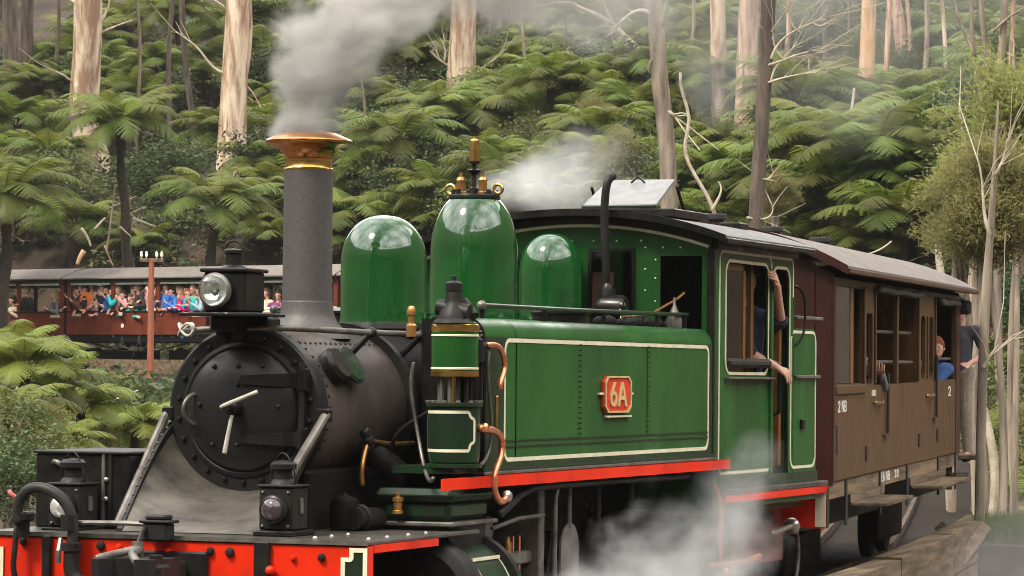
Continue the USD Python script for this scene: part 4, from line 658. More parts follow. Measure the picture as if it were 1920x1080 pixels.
def person(label, loc, rz, pose, top, legs, hair, hairlen=.0, sleeve=1.0, hat=None, group=None, fine=False, scale=1.0):
    # pose: pel height, lean (forward, side), hands (left, right: local points or None), 'sit' or 'stand', head turn
    t = thing('person', label, 'person', loc, rz, group, scale=scale)
    pel = np.array([0, 0, pose.get('pel', .92)]); fw, sd_ = pose.get('lean', (0.0, 0.0)); up = np.array([fw, sd_, math.sqrt(max(.05, 1 - fw * fw - sd_ * sd_))])
    ch = pel + up * .36; nk = pel + up * .52; hd = nk + (up * .6 + np.array(pose.get('head', (.08, 0, .4)))) / np.linalg.norm(up * .6 + np.array(pose.get('head', (.08, 0, .4)))) * .17
    sh = [ch + up * .09 + np.array([0, s * .185, 0]) for s in (1, -1)]; hp = [pel + np.array([0, s * .09, -.02]) for s in (1, -1)]
    arms = []
    for s, S, hnd in zip((1, -1), sh, pose.get('hands', (None, None))):
        H = np.array(hnd, float) if hnd is not None else S + np.array([.14, s * .05, -.46]); v = H - S; dl = np.linalg.norm(v)
        if dl > .53: H = S + v / dl * .53; v = H - S; dl = .53
        eb = pose.get('elbows', (None, None))[0 if s > 0 else 1]
        if eb is not None: arms.append((S, np.array(eb, float), np.array(hnd, float))); continue
        bend = math.sqrt(max(0, .275 ** 2 - (dl / 2) ** 2)); ax_ = np.cross(v, [0, 0, 1.0]) ; out_ = np.array([-.35, s * .6, -.7]); out_ -= v * (out_ @ v) / (dl * dl); out_ /= np.linalg.norm(out_)
        arms.append((S, (S + H) / 2 + out_ * bend, H))
    if pose.get('kneel', False): lg = [(h_, h_ + np.array([.06, s * .03, -.40]), h_ + np.array([-.34, s * .03, -.42])) for s, h_ in zip((1, -1), hp)]
    elif pose.get('sit', False): lg = [(h_, h_ + np.array([.42, s * .04, .02]), h_ + np.array([.44, s * .04, -.40])) for s, h_ in zip((1, -1), hp)]
    else: lg = [(h_, h_ + np.array([.03, s * .02, -.43]), h_ + np.array([-.01, s * .03, -.86])) for s, h_ in zip((1, -1), hp)]
    sg = 12 if fine else 8
    skin = [bone(pel, ch, .125, .13, sg), bone(ch, nk - up * .06, .125, .07, sg), bone(nk - up * .08, hd, .052, .05, sg), m3.Manifold.sphere(1, 16).scale((.092, .076, .115)).translate(tuple(hd))]
    hx = np.array([1.0, 0, 0]); hx = hx + np.array(pose.get('look', (0, 0, 0))); hx /= np.linalg.norm(hx); hy = np.cross([0, 0, 1.0], hx); hy /= np.linalg.norm(hy)
    skin += [bone(hd + hx * .082 + [0, 0, .015], hd + hx * .104 - [0, 0, .022], .010, .014, 8), bone(hd + hx * .055 - [0, 0, .075], hd + hx * .07 - [0, 0, .085], .035, .028, 8)] + [ball(hd + hy * s * .077 - [0, 0, .01], .020, 8) for s in (1, -1)]
    for (S, E_, H), s in zip(arms, (1, -1)): skin += [bone(ch + up * .06, S, .085, .058, sg), bone(S, E_, .050, .040, sg), bone(E_, H, .040, .027, sg)] + hand(H, H - E_ + np.array([0, 0, -.03]), (0.3, -s, .2))
    for h_, k_, a_ in lg: skin += [bone(pel, h_, .12, .10, sg), bone(h_, k_, .088, .058, sg), bone(k_, a_, .056, .040, sg), bone(a_, a_ + np.array([.14, 0, -.035]), .042, .030, sg)]
    put(t, 'body', blend(skin, .06 if not fine else .035, 3), M['skin'], True)
    tp_ = [bone(pel + up * .02, ch, .145, .155, sg), bone(ch, nk - up * .075, .148, .088, sg)]
    for S, E_, H in arms:
        tp_ += [bone(ch + up * .05, S, .105, .074, sg), bone(S, S + (E_ - S) * min(1, sleeve * 2), .068, .058, sg)]
        if sleeve > .5: tp_.append(bone(E_, E_ + (H - E_) * .92, .057, .044, sg))
    put(t, 'shirt', blend(tp_, .07 if not fine else .04, 4), M[top], True)
    put(t, 'trousers', blend([m3.Manifold.batch_hull([ball(pel, .145, sg), ball(hp[0], .12, sg), ball(hp[1], .12, sg)])] + [b for h_, k_, a_ in lg for b in (bone(h_, k_, .108, .078, sg), bone(k_, a_ + np.array([0, 0, .03]), .076, .062, sg))], .07, 4), M[legs], True)
    for h_, k_, a_ in lg: put(t, 'shoe', blend([bone(a_ - [.03, 0, .03], a_ + np.array([.16, 0, -.045]), .05, .042, 8)], .05, 2), M['black'], True)
    hr = m3.Manifold.sphere(1, 16).scale((.104, .089, .122)).translate(tuple(hd - hx * .014 + np.array([0, 0, .018]))) - m3.Manifold.cube((.4, .4, .4), True).translate((.23, 0, -.17)).rotate((0, 0, math.degrees(math.atan2(hx[1], hx[0])))).translate(tuple(hd))
    hb = [hr] + ([bone(hd - hx * .06 + [0, 0, .02], hd - hx * .07 - [0, 0, hairlen], .085, .07, 8)] if hairlen > 0 else [])
    put(t, 'hair', blend(hb, .05, 1), M[hair], True)
    if hat: put(t, 'hat', cat([lathe([(.104, .03), (.108, .07), (.085, .125), (.0001, .14)], hd - hx * .01, 'z', 20), lathe([(.104, .03), (.13, .026), (.13, .034), (.104, .04)], hd + hx * .035, 'z', 20)]), M[hat], 40)
    if fine:
        for s in (1, -1): put(t, 'eye', dots([hd + hx * .080 + hy * s * .031 + [0, 0, .012]], .011), M['white'], True); put(t, 'iris', dots([hd + hx * .088 + hy * s * .031 + [0, 0, .012]], .005), M['black'], True)
        put(t, 'mouth', dots([hd + hx * .086 - [0, 0, .052]], .012, (.5, 1.6, .4)), surf('lips_' + t.split('/')[-1], (.42, .16, .13)), True)
    return t
for n_, c_ in dict(navy=(.014, .016, .035), black=(.016, .016, .018), blue=(.03, .14, .50), magenta=(.78, .02, .28), teal=(.01, .42, .40), greyblue=(.26, .38, .46), cream=(.60, .52, .40), pink=(.60, .30, .30), orange=(.80, .20, .03), khaki=(.36, .31, .24), denim=(.05, .13, .36), brown=(.10, .055, .03), blond=(.42, .29, .13), darkhair=(.022, .015, .012), redhair=(.30, .085, .03), whitehat=(.78, .76, .70), purple=(.20, .02, .14), grey=(.16, .16, .16), redtop=(.50, .05, .04), pattern=(.30, .33, .36)).items(): cloth(n_, c_)
cloth('darkvest', (.06, .055, .075))

# driver leaning in the near cab doorway
DL = np.array([7.0, -.80, .98]); dl = lambda x, y, z: (-(y - DL[1]), x - DL[0], z - DL[2])      # the driver faces out of the cab
person('engine driver in dark shirt in the cab doorway, one bare arm raised to the pillar', DL, -math.pi / 2, {'pel': .86, 'lean': (.05, -.06), 'hands': (dl(6.93, -1.07, 2.50), dl(6.89, -1.09, 1.93)), 'elbows': (dl(7.26, -1.0, 2.25), dl(6.88, -.90, 2.02)), 'head': (.02, -.15, .4), 'look': (0, -.8, 0)}, 'navy', 'black', 'darkhair', sleeve=.5, fine=True, hat='black')

# ------------------------------------------------------------------ near carriage (enclosed, brown)
C1 = thing('brown_carriage', 'brown enclosed carriage coupled behind the cab with dark maroon end wall', 'railway carriage', (CAR0[0], CAR0[1], 0), H1, ry=-.0069)
q1 = lambda n, m, k, s=False, parent=None, **kw: put(parent or C1, n, m, M[k], s, **kw)
LC = 8.29
sidew = sbox(0, 1.078, LC, 2.62)
ops = [sbox(.16, 1.81, 1.60, 2.56), sbox(2.30, 1.79, 5.04, 2.58), sbox(6.36, 1.80, 7.92, 2.59)]; slots = [rrect(1.80, 1.80, 2.15, 2.37, .05), rrect(5.28, 1.82, 5.60, 2.39, .08), rrect(5.88, 1.82, 6.2, 2.39, .08)]
for s in (-1, 1):
    w = sidew
    for o in (ops + slots if s < 0 else ops[:2]): w = w.difference(o)
    y0, y1 = sorted((s * 1.05, s * 1.015))
    sp = q1('side_panel', flat(w, y0, y1), 'car_brown')
    if s < 0:
        for x in (.0, 8.20): q1('corner_post', box(x, x + .10 - (x > 1) * .01, -1.062, -1.05, 1.078, 2.62), 'maroon', parent=sp)
        q1('corner_post', box(7.95, 8.2, -1.062, -1.05, 1.078, 2.62), 'maroon', parent=sp)
        for x in np.arange(.10, 7.94, .196): q1('board', box(x + .0012, min(x + .1948, 7.945), -1.057, -1.0495, 1.080, 1.725 if x < 1.62 else 1.785, .002), 'car_brown', parent=sp)
        q1('waist_rail', box(.10, 1.66, -1.072, -1.05, 1.73, 1.80, .006), 'car_brown', parent=sp); q1('cant_rail', box(.10, 7.95, -1.064, -1.05, 2.575, 2.62, .004), 'car_trim', parent=sp)
        for x in (1.62, 2.26, 5.06, 6.30): q1('post_edge', box(x - .02, x + .03, -1.066, -1.05, 1.80, 2.575, .005), 'car_trim', parent=sp)
        q1('centre_post', box(3.68, 3.78, -1.05, -1.01, 1.79, 2.58, .006), 'car_brown', parent=sp)
        for x in (5.42,): q1('slot_bar', box(5.70, 5.78, -1.064, -1.05, 1.82, 2.39, .004), 'car_trim', parent=sp)
        q1('curtain', box(.20, .98, -1.02, -1.005, 1.82, 2.55), 'curtain'); q1('window_stile', box(1.0, 1.16, -1.04, -1.0, 1.81, 2.56, .006), 'varnish'); q1('window_stile', box(1.22, 1.30, -.99, -.96, 1.81, 2.56, .006), 'varnish')
        q1('window_pane', box(.18, 1.0, -1.034, -1.030, 1.815, 2.555), 'pane')
        for x0, x1 in ((2.25, 5.06), (6.42, 7.92)):
            pts = [(x, -1.085 - .006 * math.sin(7 * x), 2.57 + .007 * math.sin(5.1 * x + 1) - (.03 if x0 > 6 else 0)) for x in np.linspace(x0, x1, 22)]
            q1('rolled_blind', tube(pts, .032 + .003 * np.sin(np.linspace(0, 15, 22)), 10), 'blind', True)
        for x, z0, z1 in ((2.93, 1.38, 1.88), (6.28, 1.46, 2.04)):
            q1('door_bar', box(x - .022, x + .022, -1.085, -1.065, z0, z1, .006), 'black'); q1('bar_foot', box(x - .18, x + .06, -1.08, -1.05, z0 - .03, z0 - .005), 'car_trim')
        for x, z in ((2.42, 1.645), (5.85, 1.665)): q1('door_handle', tube([(x - .26, -1.07, z), (x, -1.10, z - .006), (x + .22, -1.07, z + .01)], .014, 8), 'brass', True)
        q1('brass_plate', box(2.05, 2.25, -1.064, -1.056, 1.70, 1.75), 'cream')
        for x, z in ((1.78, 1.244), (5.13, 1.271), (6.47, 1.289)): q1('door_stop', box(x - .06, x + .06, -1.068, -1.056, z - .06, z + .06, .005), 'maroon')
        q1('lower_slot', box(.17, .24, -1.062, -1.056, 1.28, 1.50), 'black')
        def letters(txt, x, z, h, y=-1.059, w=None):
            tm = meshkit.text_mesh(txt, h, .003, True); v = np.array(tm.vertices); v -= v.min(0); k = (w / v[:, 0].max()) if w else 1.0
            return T(np.stack([x + v[:, 0] * k, y - v[:, 2], z + v[:, 1]], 1), tm.faces)
        q1('lettering', letters('2 NB', .24, 1.595, .085, w=.42), 'white'); q1('lettering', letters('2', 7.30, 1.64, .09, w=.22), 'white')
        q1('lettering', letters('16 NB', 2.70, .98, .075, -1.047, w=.55), 'white'); q1('lettering', letters('10', 3.55, .985, .065, -1.047, w=.25), 'white')
q1('sole_bar', box(.0, LC, -1.045, -.98, .945, 1.076, .005), 'timber'); q1('sole_bar', box(.0, LC, .98, 1.045, .945, 1.076, .005), 'timber')
for x in (.72, 2.62, 4.35, 6.6, 8.0): q1('hanger', box(x - .04, x + .04, -1.06, -1.045, .72, 1.07, .004), 'black')
for x0, x1 in ((.95, 2.55), (4.55, 6.85)): q1('foot_board', box(x0, x1, -1.34, -1.06, .855, .885, .006), 'timber'); q1('board_riser', box(x0 - .02, x1 + .3, -1.06, -1.05, .885, .95), 'timber')
q1('underframe', box(.1, LC - .1, -.85, .85, .70, .95), 'soot'); q1('floor', box(.02, LC - .02, -1.01, 1.01, 1.05, 1.08), 'dark_timber')
for bx in (1.6, 6.7):
    for s in (-1, 1): q1('bogie_frame', box(bx - .85, bx + .85, s * .56 - .03, s * .56 + .03, .30, .62, .02), 'soot')
    for x in (bx - .5, bx + .5):
        for s in (-1, 1): q1('wheel', disc((x, s * .44 - .05, .15 + .29), .29, .10, 'y', 28), 'soot')
endp = Polygon([(-1.05, 1.05), (-1.05, 2.64)] + [(y, 2.64 + .30 * (1 - (y / 1.05) ** 2)) for y in np.linspace(-1.05, 1.05, 24)] + [(1.05, 2.64), (1.05, 1.05)])
for x in (0.0, LC - .04):
    e = q1('end_wall', flat(endp, x - .004, x + .04, 'yz'), 'maroon')
    for y in np.arange(-.9, 1.0, .3): q1('end_batten', box(x - .018, x - .004, y - .012, y + .012, 1.06, 2.66), 'maroon', parent=e)
rp = lambda y: 2.70 + .33 * (1 - (y / 1.18) ** 2)
yy = np.linspace(-1.18, 1.18, 30); rf = q1('roof', flat(Polygon([(y, rp(y)) for y in yy] + [(y, rp(y) - .03) for y in yy[::-1]]), -.10, LC + .38, 'yz'), 'canvas', 25)
q1('roof_rim', flat(Polygon([(y, rp(y) + .004) for y in yy] + [(y, rp(y) - .065) for y in yy[::-1]]), -.115, -.10, 'yz'), 'maroon', 25, parent=rf); q1('gutter', box(-.1, LC + .38, -1.20, -1.15, 2.645, 2.685, .006), 'car_trim', parent=rf)
for x in (1.3, 4.0, 6.7): q1('roof_vent', cat([rod((x, .1, 3.0), (x, .1, 3.10), .07, 12), disc((x, .1, 3.10), .10, .05, 'z', 20)]), 'black', parent=rf)
q1('side_lamp', cat([box(8.30, 8.42, -1.16, -1.02, 2.44, 2.58, .02), disc((8.28, -1.09, 2.51), .05, .03, 'x', 16)]), 'black')
for x in (1.9, 3.6, 5.5, 7.2): q1('bench', cat([box(x - .22, x + .22, -.9, .9, 1.42, 1.48, .02), box(x - .03, x + .03, -.9, .9, 1.48, 1.98, .02)]), 'varnish')
q1('inner_rail', tube([(2.3, -.98, 2.23), (5.04, -.98, 2.23)], .015, 6), 'dull_steel'); q1('inner_rail', tube([(2.3, -1.0, 1.98), (5.04, -1.0, 1.97)], .015, 6), 'dull_steel'); q1('inner_rail', tube([(6.36, -1.0, 2.0), (7.92, -1.0, 2.0)], .015, 6), 'dull_steel')
q1('partition', box(2.0, 2.03, -1.0, 1.0, 1.08, 2.6), 'car_trim'); q1('partition', box(5.45, 5.48, -1.0, 1.0, 1.08, 2.6), 'varnish')
q1('end_step', cat([box(8.30, 8.80, -1.25, -.35, 1.0, 1.05, .01), box(8.30, 8.7, -1.1, -.4, .80, .86, .01), box(8.3, 8.36, -.98, -.92, .7, 1.0)]), 'timber'); q1('end_buffer', box(8.3, 8.62, -.5, .5, .72, .96, .02), 'black')
def in_car(s, t, z): c, sn = math.cos(H1), math.sin(H1); return (CAR0[0] + c * s - sn * t, CAR0[1] + sn * s + c * t, z + .0069 * s)
person('red haired passenger in blue top at the last open window of the brown carriage', in_car(7.30, -.72, 1.06), H1 + math.pi + .1, {'pel': .52, 'sit': True, 'lean': (.05, .40), 'hands': ((.22, .08, .98), (.30, -.1, .82)), 'head': (.10, 0, .4)}, 'denim', 'grey', 'redhair', .06, sleeve=.4, fine=True, scale=.9)
person('standing dark haired person in light trousers on the far carriage end step', in_car(8.62, -1.0, 1.05), H1 + math.radians(170), {'pel': .88, 'lean': (-.04, .03), 'hands': ((.24, .20, .98), (.28, -.1, 1.0)), 'head': (.06, 0, .4)}, 'darkvest', 'khaki', 'darkhair', .03, sleeve=.3, fine=True, scale=.92)
person('passenger in grey sleeve leaning out of the middle opening of the brown carriage', in_car(2.75, -.70, 1.06), H1 + math.pi, {'pel': .46, 'sit': True, 'lean': (.15, 0), 'hands': ((.2, .36, .82), (.3, -.12, .60))}, 'grey', 'black', 'darkhair', sleeve=1.0)

# ------------------------------------------------------------------ tail of the train: open carriages far behind
ZR = 1.83
def tail_world(s, t, z): c, sn = math.cos(H2), math.sin(H2); o = TS - 1.05 * TN; return (o[0] + c * s - sn * t, o[1] + sn * s + c * t, ZR + z)
def tail_s(u, z=1.3):
    d = ray(u, 600); A = TS; k = ((A - CX[:2]) @ TN) / (d[:2] @ TN); return float(((CX[:2] + d[:2] * k) - A) @ uv2(H2))
def tail_z(u, v):
    d = ray(u, v); k = ((TS - CX[:2]) @ TN) / (d[:2] @ TN); return float(CX[2] + d[2] * k - ZR)
def open_car(label, s0, s1, white_line=False):
    mid = (s0 + s1) / 2; h = (s1 - s0) / 2 - .07; loc = tail_world(mid, 0, 0); t = thing('open_carriage', label, 'railway carriage', loc, H2); q = lambda n, m, k, s=False, parent=None, **kw: put(parent or t, n, m, M[k], s, **kw)
    for s in (1, -1):
        pn = q('side_panel', box(-h, h, s * 1.05, s * 1.01, .90, 1.46, .006), 'tail_maroon'); q('top_rail', box(-h, h, s * 1.065, s * .99, 1.45, 1.49, .005), 'maroon', parent=pn)
        if white_line: q('waist_line', box(-h, h, s * 1.066, s * 1.07, 1.50, 1.56), 'trim_white', parent=pn); q('waist_line', box(-h, h, s * 1.066, s * 1.07, 1.44, 1.499), 'trim_green', parent=pn)
        k = 4; xs = np.linspace(-h + .06, h - .06, k)
        for x in xs: q('roof_post', box(x - .06, x + .06, s * 1.0, s * 1.05, 1.46, 2.30, .008), 'tail_maroon')
        for a, b in zip(xs[:-1], xs[1:]):
            q('valance', box(a + .09, b - .09, s * 1.035, s * 1.05, 2.16, 2.22), 'trim_green'); q('valance', box(a + .09, b - .09, s * 1.05, s * 1.056, 2.14, 2.185), 'trim_white')
        q('cant_rail', box(-h, h, s * 1.07, s * .99, 2.225, 2.31, .006), 'maroon'); q('sole_bar', box(-h, h, s * 1.0, s * .93, .72, .90, .006), 'soot')
    for x in (-h, h - .05):
        e = q('end_wall', box(x, x + .05, -1.0, 1.0, .9, 1.7), 'maroon'); 
        for y in (-.95, -.35, .35, .95): q('end_post', box(x, x + .05, y - .05, y + .05, 1.7, 2.4), 'maroon', parent=e)
    yy = np.linspace(-1.2, 1.2, 22); rp_ = lambda y: 2.31 + .29 * (1 - (y / 1.2) ** 2)
    rf = q('roof', flat(Polygon([(y, rp_(y)) for y in yy] + [(y, rp_(y) - .03) for y in yy[::-1]]), -h - .05, h + .05, 'yz'), 'canvas', 25)
    for x in (-h - .065, h + .05): q('roof_rim', flat(Polygon([(y, rp_(y) + .01) for y in yy] + [(y, rp_(y) - .09) for y in yy[::-1]]), x, x + .015, 'yz'), 'maroon', 25, parent=rf)
    q('floor', box(-h, h, -1, 1, .88, .92), 'dark_timber')
    for x in np.linspace(-h + .5, h - .5, 4): q('bench', cat([box(x - .2, x + .2, -.95, .95, 1.20, 1.26, .02), box(x - .02, x + .02, -.95, .95, 1.26, 1.5)]), 'varnish')
    for bx in (-h + .95, h - .95):
        for s in (-1, 1): q('bogie_frame', box(bx - .75, bx + .75, s * .56 - .03, s * .56 + .03, .26, .52, .02), 'soot')
        for x in (bx - .45, bx + .45):
            for s in (-1, 1): q('wheel', disc((x, s * .44 - .05, .29), .29, .10, 'y', 24), 'soot')
    q('roundel', disc((.42 * 1, 1.05, 1.12), .055, .012, 'y', 16, .003), 'white'); q('number_board', box(h - .52, h - .2, 1.05, 1.056, 1.36, 1.42), 'cream'); q('number_board', box(-h + .1, -h + .45, 1.05, 1.056, 1.33, 1.40), 'cream')
    q('buffer', box(h, h + .07, -.12, .12, .7, .85), 'soot'); q('truss_rod', tube([(-h + .5, .9, .74), (-.6, .9, .5), (.6, .9, .5), (h - .5, .9, .74)], .02, 6), 'soot')
    return t
e0, e1, e2 = tail_s(121), tail_s(389), tail_s(636)
open_car('red brown open carriage at far left edge, farthest back in the train', e0, e0 + 5.0); open_car('red brown open carriage crowded with passengers behind the telegraph pole', e1, e0); open_car('open carriage with white and green waist line behind the chimney', e2, e1, True); open_car('open carriage hidden behind the green sand dome', e2 - 4.6, e2)
PG = 'passengers in the distant open carriages'
crowd = [(18, 566, 'cream', 'darkhair', 'cream top', None), (44, 548, 'black', 'blond', 'black coat', None), (94, 556, 'grey', 'blond', 'grey top', None), (128, 544, 'brown', 'blond', 'brown top, blond hair', None), (144, 541, 'black', 'darkhair', 'black coat', None), (158, 538, 'orange', 'redhair', 'orange top', None), (170, 553, 'pink', 'brown', 'dusty pink top', None), (182, 541, 'navy', 'darkhair', 'navy jacket and white hat', 'whitehat'),
         (206, 549, 'teal', 'darkhair', 'teal jacket with arm raised', None), (222, 556, 'black', 'darkhair', 'black jacket beside teal bag', None), (231, 562, 'teal', 'brown', 'bright teal top', None), (253, 541, 'black', 'blond', 'black coat with pale hair', None), (262, 562, 'teal', 'darkhair', 'teal skirt and top', None), (273, 533, 'pink', 'blond', 'rose top and white cap', 'whitehat'), (289, 546, 'cream', 'blond', 'cream cardigan', None), (304, 541, 'blue', 'redhair', 'bright blue jacket and red hair', None), (317, 549, 'blue', 'darkhair', 'blue and purple jacket', None),
         (335, 550, 'magenta', 'blond', 'hot pink jacket', None), (350, 552, 'purple', 'redhair', 'plum top', None), (364, 548, 'greyblue', 'brown', 'pale blue shirt', None), (493, 552, 'cream', 'brown', 'cream top', None), (512, 556, 'purple', 'darkhair', 'plum top', None)]
crowd += [(136, 548, 'brown', 'darkhair', 'brown coat, second from the carriage end', None), (150, 546, 'redtop', 'brown', 'red jumper', None), (176, 550, 'cream', 'blond', 'cream shirt beside the white hat', None), (195, 546, 'blue', 'darkhair', 'dark blue top', None), (214, 546, 'pink', 'blond', 'pale pink blouse', None), (241, 548, 'brown', 'redhair', 'tan jacket', None), (296, 552, 'pink', 'brown', 'salmon top right of the pole', None), (326, 546, 'blue', 'blond', 'blue coat with pale hair', None), (342, 546, 'redtop', 'darkhair', 'red top beside the pink jacket', None), (357, 545, 'teal', 'blond', 'teal jumper near the carriage end', None)]
for (u, v, top, hair, desc, hat) in crowd:
    s = tail_s(u); hz = tail_z(u, v); d = R.uniform(-.6, .6); raised = R.random()
    where = ('leftmost open carriage' if u < 120 else 'crowded open carriage' if u < 389 else 'open carriage behind the headlamp')
    person(f'passenger in {desc}, leaning out of the {where}', tail_world(s, .84, hz - 1.0 - .06), H2 + math.pi / 2 + d, {'pel': .42, 'kneel': True, 'lean': (R.uniform(.0, .14), R.uniform(-.1, .1)), 'hands': ((.24, .2, .56 + .4 * raised), (.25, -.16, .55 + .2 * R.random()))}, top, 'denim' if R.random() < .5 else 'black', hair, .1 * (R.random() < .5), sleeve=.9, hat=hat)

# ------------------------------------------------------------------ telegraph pole
pb, pd = hit(281, 742, 0, 60); pd = 73.0; pbase = along(281, 742, pd); ptop = along(283, 487, pd)
TPX = thing('telegraph_pole', 'slim rust red telegraph pole with short crossarm in front of distant carriages', 'telegraph pole', (pbase[0], pbase[1], 0))
hz0 = float(ground(pbase[None, :2])[0]) - .4; zt = float(ptop[2])
put(TPX, 'pole', tube([(0, 0, hz0), (0, 0, pbase[2]), (0, 0, zt)], [.085, .08, .058], 12), M['rust'], True)
dx = CR[:2] / np.linalg.norm(CR[:2]); arm = xf(box(-.26, .26, -.04, .04, -.05, .03, .008), rotz(math.atan2(dx[1], dx[0]) + .1)); arm.apply_translation((0, 0, zt)); put(TPX, 'crossarm', arm, M['timber'])
for o in (-.22, -.11, .11, .22): put(TPX, 'insulator', lathe([(.012, -.02), (.012, .04), (.030, .05), (.034, .09), (.026, .10), (.028, .13), (.018, .16), (.0001, .165)], (dx[0] * o, dx[1] * o, zt + .02), 'z', 12), M['white'], 40)
for du in (-1, 1):
    e = along(281 + du * 78, 640 + 10 * du, pd + 2); put(TPX, 'guy_wire', tube([(0, 0, zt - 1.0), (e[0] - pbase[0], e[1] - pbase[1], float(ground(e[None, :2])[0]))], .008, 4), M['dull_steel'])

# ------------------------------------------------------------------ plants: parts made in code, each kind once
def frond(L, e0, e1, wid, npair, rg, side=0.0, young=False):
    n = 26; s = np.linspace(0, 1, n); th = e0 + (e1 - e0) * s ** 1.25; ds = L / (n - 1)
    x = np.r_[0, np.cumsum(np.cos(th[:-1]) * ds)]; z = np.r_[0, np.cumsum(np.sin(th[:-1]) * ds)]; y = side * L * s ** 2
    C = np.stack([x, y, z], 1); t = np.gradient(C, axis=0); t /= np.linalg.norm(t, axis=1, keepdims=True); sid = np.cross([0, 0, 1.0], t); sid /= np.linalg.norm(sid, axis=1, keepdims=True); up = np.cross(t, sid)
    V, Fc, k0 = [], [], 0; K = 7
    for sp in np.linspace(.13, .985, npair):
        w = wid * (np.sin(np.pi * min(1, (sp * .88 + .11))) ** .62) * rg.uniform(.88, 1.08); i = sp * (n - 1); a = int(i); b = min(a + 1, n - 1); fr_ = i - a
        c = C[a] * (1 - fr_) + C[b] * fr_; tt, ss, uu = t[a], sid[a], up[a]; fw = .30 + .55 * sp ** 2
        for sg in (1, -1):
            d = ss * sg + tt * fw * rg.uniform(.85, 1.15) - uu * rg.uniform(.12, .42); d /= np.linalg.norm(d); nn = np.cross(d, uu); nn /= np.linalg.norm(nn); q = np.linspace(0, 1, K + 1)
            sp_ = c + d * (q[:, None] * w) - np.array([0, 0, 1.0]) * (q[:, None] ** 2 * w * .18); pw = .42 * w / K * 2.4
            for j in range(K):
                ln = pw * (1 - .75 * (j / K) ** 1.5)
                for s2 in (1, -1):
                    tip = (sp_[j] + sp_[j + 1]) / 2 + nn * s2 * ln + d * w / K * .55 - uu * .02 * w; V += [sp_[j], sp_[j + 1], tip]; Fc.append((k0, k0 + 1, k0 + 2)); k0 += 3
    return T(V, Fc), C
def blades(npts, rad, hgt, leaf, rg, clumps=24, thin=.45, hang=0.0, flatten=1.0):
    cc = []
    while len(cc) < clumps:
        c = rg.uniform(-1, 1, 3)
        if .15 < np.linalg.norm(c) < 1 and c[2] > -.75: cc.append(c)
    cc = np.array(cc); ids = rg.integers(0, clumps, npts); P_ = cc[ids] + rg.normal(0, 1, (npts, 3)) * np.array([.24, .24, .16]) ; P_ = P_ * np.array([rad, rad, hgt / 2 * flatten]) + np.array([0, 0, hgt / 2])
    P_[:, 2] = np.maximum(P_[:, 2], .02 * hgt)
    d = rg.normal(0, 1, (npts, 3)); d[:, 2] = d[:, 2] * .5 - hang; d /= np.linalg.norm(d, axis=1, keepdims=True); s = np.cross(d, rg.normal(0, 1, (npts, 3))); s /= np.linalg.norm(s, axis=1, keepdims=True); l = leaf * rg.uniform(.6, 1.35, (npts, 1)); w = l * thin / 2
    v = np.stack([P_, P_ + d * l * .45 + s * w, P_ + d * l, P_ + d * l * .45 - s * w], 1).reshape(-1, 3); k = np.arange(npts)[:, None] * 4
    return T(v, np.vstack([k + [0, 1, 2], k + [0, 2, 3]]))

FERN = []
def fern_kind(seed, nfr, L, tr, wid=.41, dead=5, young=4):
    rg = np.random.default_rng(seed); k = kind_of('tree_fern_kind'); r0 = .11
    hs = np.linspace(-tr - 1.5, 0, 12); put(k, 'trunk', tube([(.05 * math.sin(2 * h_) , .05 * math.cos(3 * h_), h_) for h_ in hs], [r0 + .05 * (-h_ / (tr + 1.5)) ** 2 + .02 * math.sin(9 * h_) for h_ in hs], 12), M['fern_trunk'], True)
    for i in range(nfr):
        az = i * 2.39996 + rg.uniform(-.2, .2); u = i / nfr; e0 = math.radians(66 - 46 * u + rg.uniform(-8, 8)); e1 = math.radians(-8 - 62 * u + rg.uniform(-16, 12)); Lf = L * rg.uniform(.86, 1.1) * (.9 if u < .2 else 1)
        m, C = frond(Lf, e0, e1, wid * rg.uniform(.95, 1.15), 30, rg, rg.uniform(-.10, .10)); Mx = rotz(az); m.apply_transform(Mx); off = np.array([.07 * math.cos(az), .07 * math.sin(az), .02]); m.apply_translation(off)
        f_ = put(k, 'frond', m, M['fern_young' if i < young else 'fern'])
        st = tube(C[::5], np.linspace(.016, .004, len(C[::5])), 4, False); st.apply_transform(Mx); st.apply_translation(off - [0, 0, .006]); put(f_, 'stalk', st, M['stalk'])
    for i in range(dead):
        az = rg.uniform(0, 6.28); m, C = frond(L * rg.uniform(.5, .75), math.radians(-35), math.radians(-88), wid * .35, 14, rg); m.apply_transform(rotz(az)); m.apply_translation((.1 * math.cos(az), .1 * math.sin(az), -.08)); put(k, 'dead_frond', m, M['fern_dead'])
    FERN.append((k, tr))
for sd_, nf, L_, tr in ((11, 20, 1.85, 2.6), (12, 17, 1.65, 1.8), (13, 22, 2.0, 3.2), (14, 15, 1.55, 1.0), (15, 18, 1.75, 2.2)): fern_kind(sd_, nf, L_, tr)
fern_kind(16, 17, 1.6, 1.4, young=17, dead=2)
for sd_, nf, L_, tr, dd in ((17, 13, 1.5, 1.6, 9), (18, 24, 1.7, 2.4, 7), (19, 16, 2.1, 2.0, 4)): fern_kind(sd_, nf, L_, tr, wid=.36 if sd_ == 18 else .44, dead=dd, young=2 if sd_ == 17 else 5)
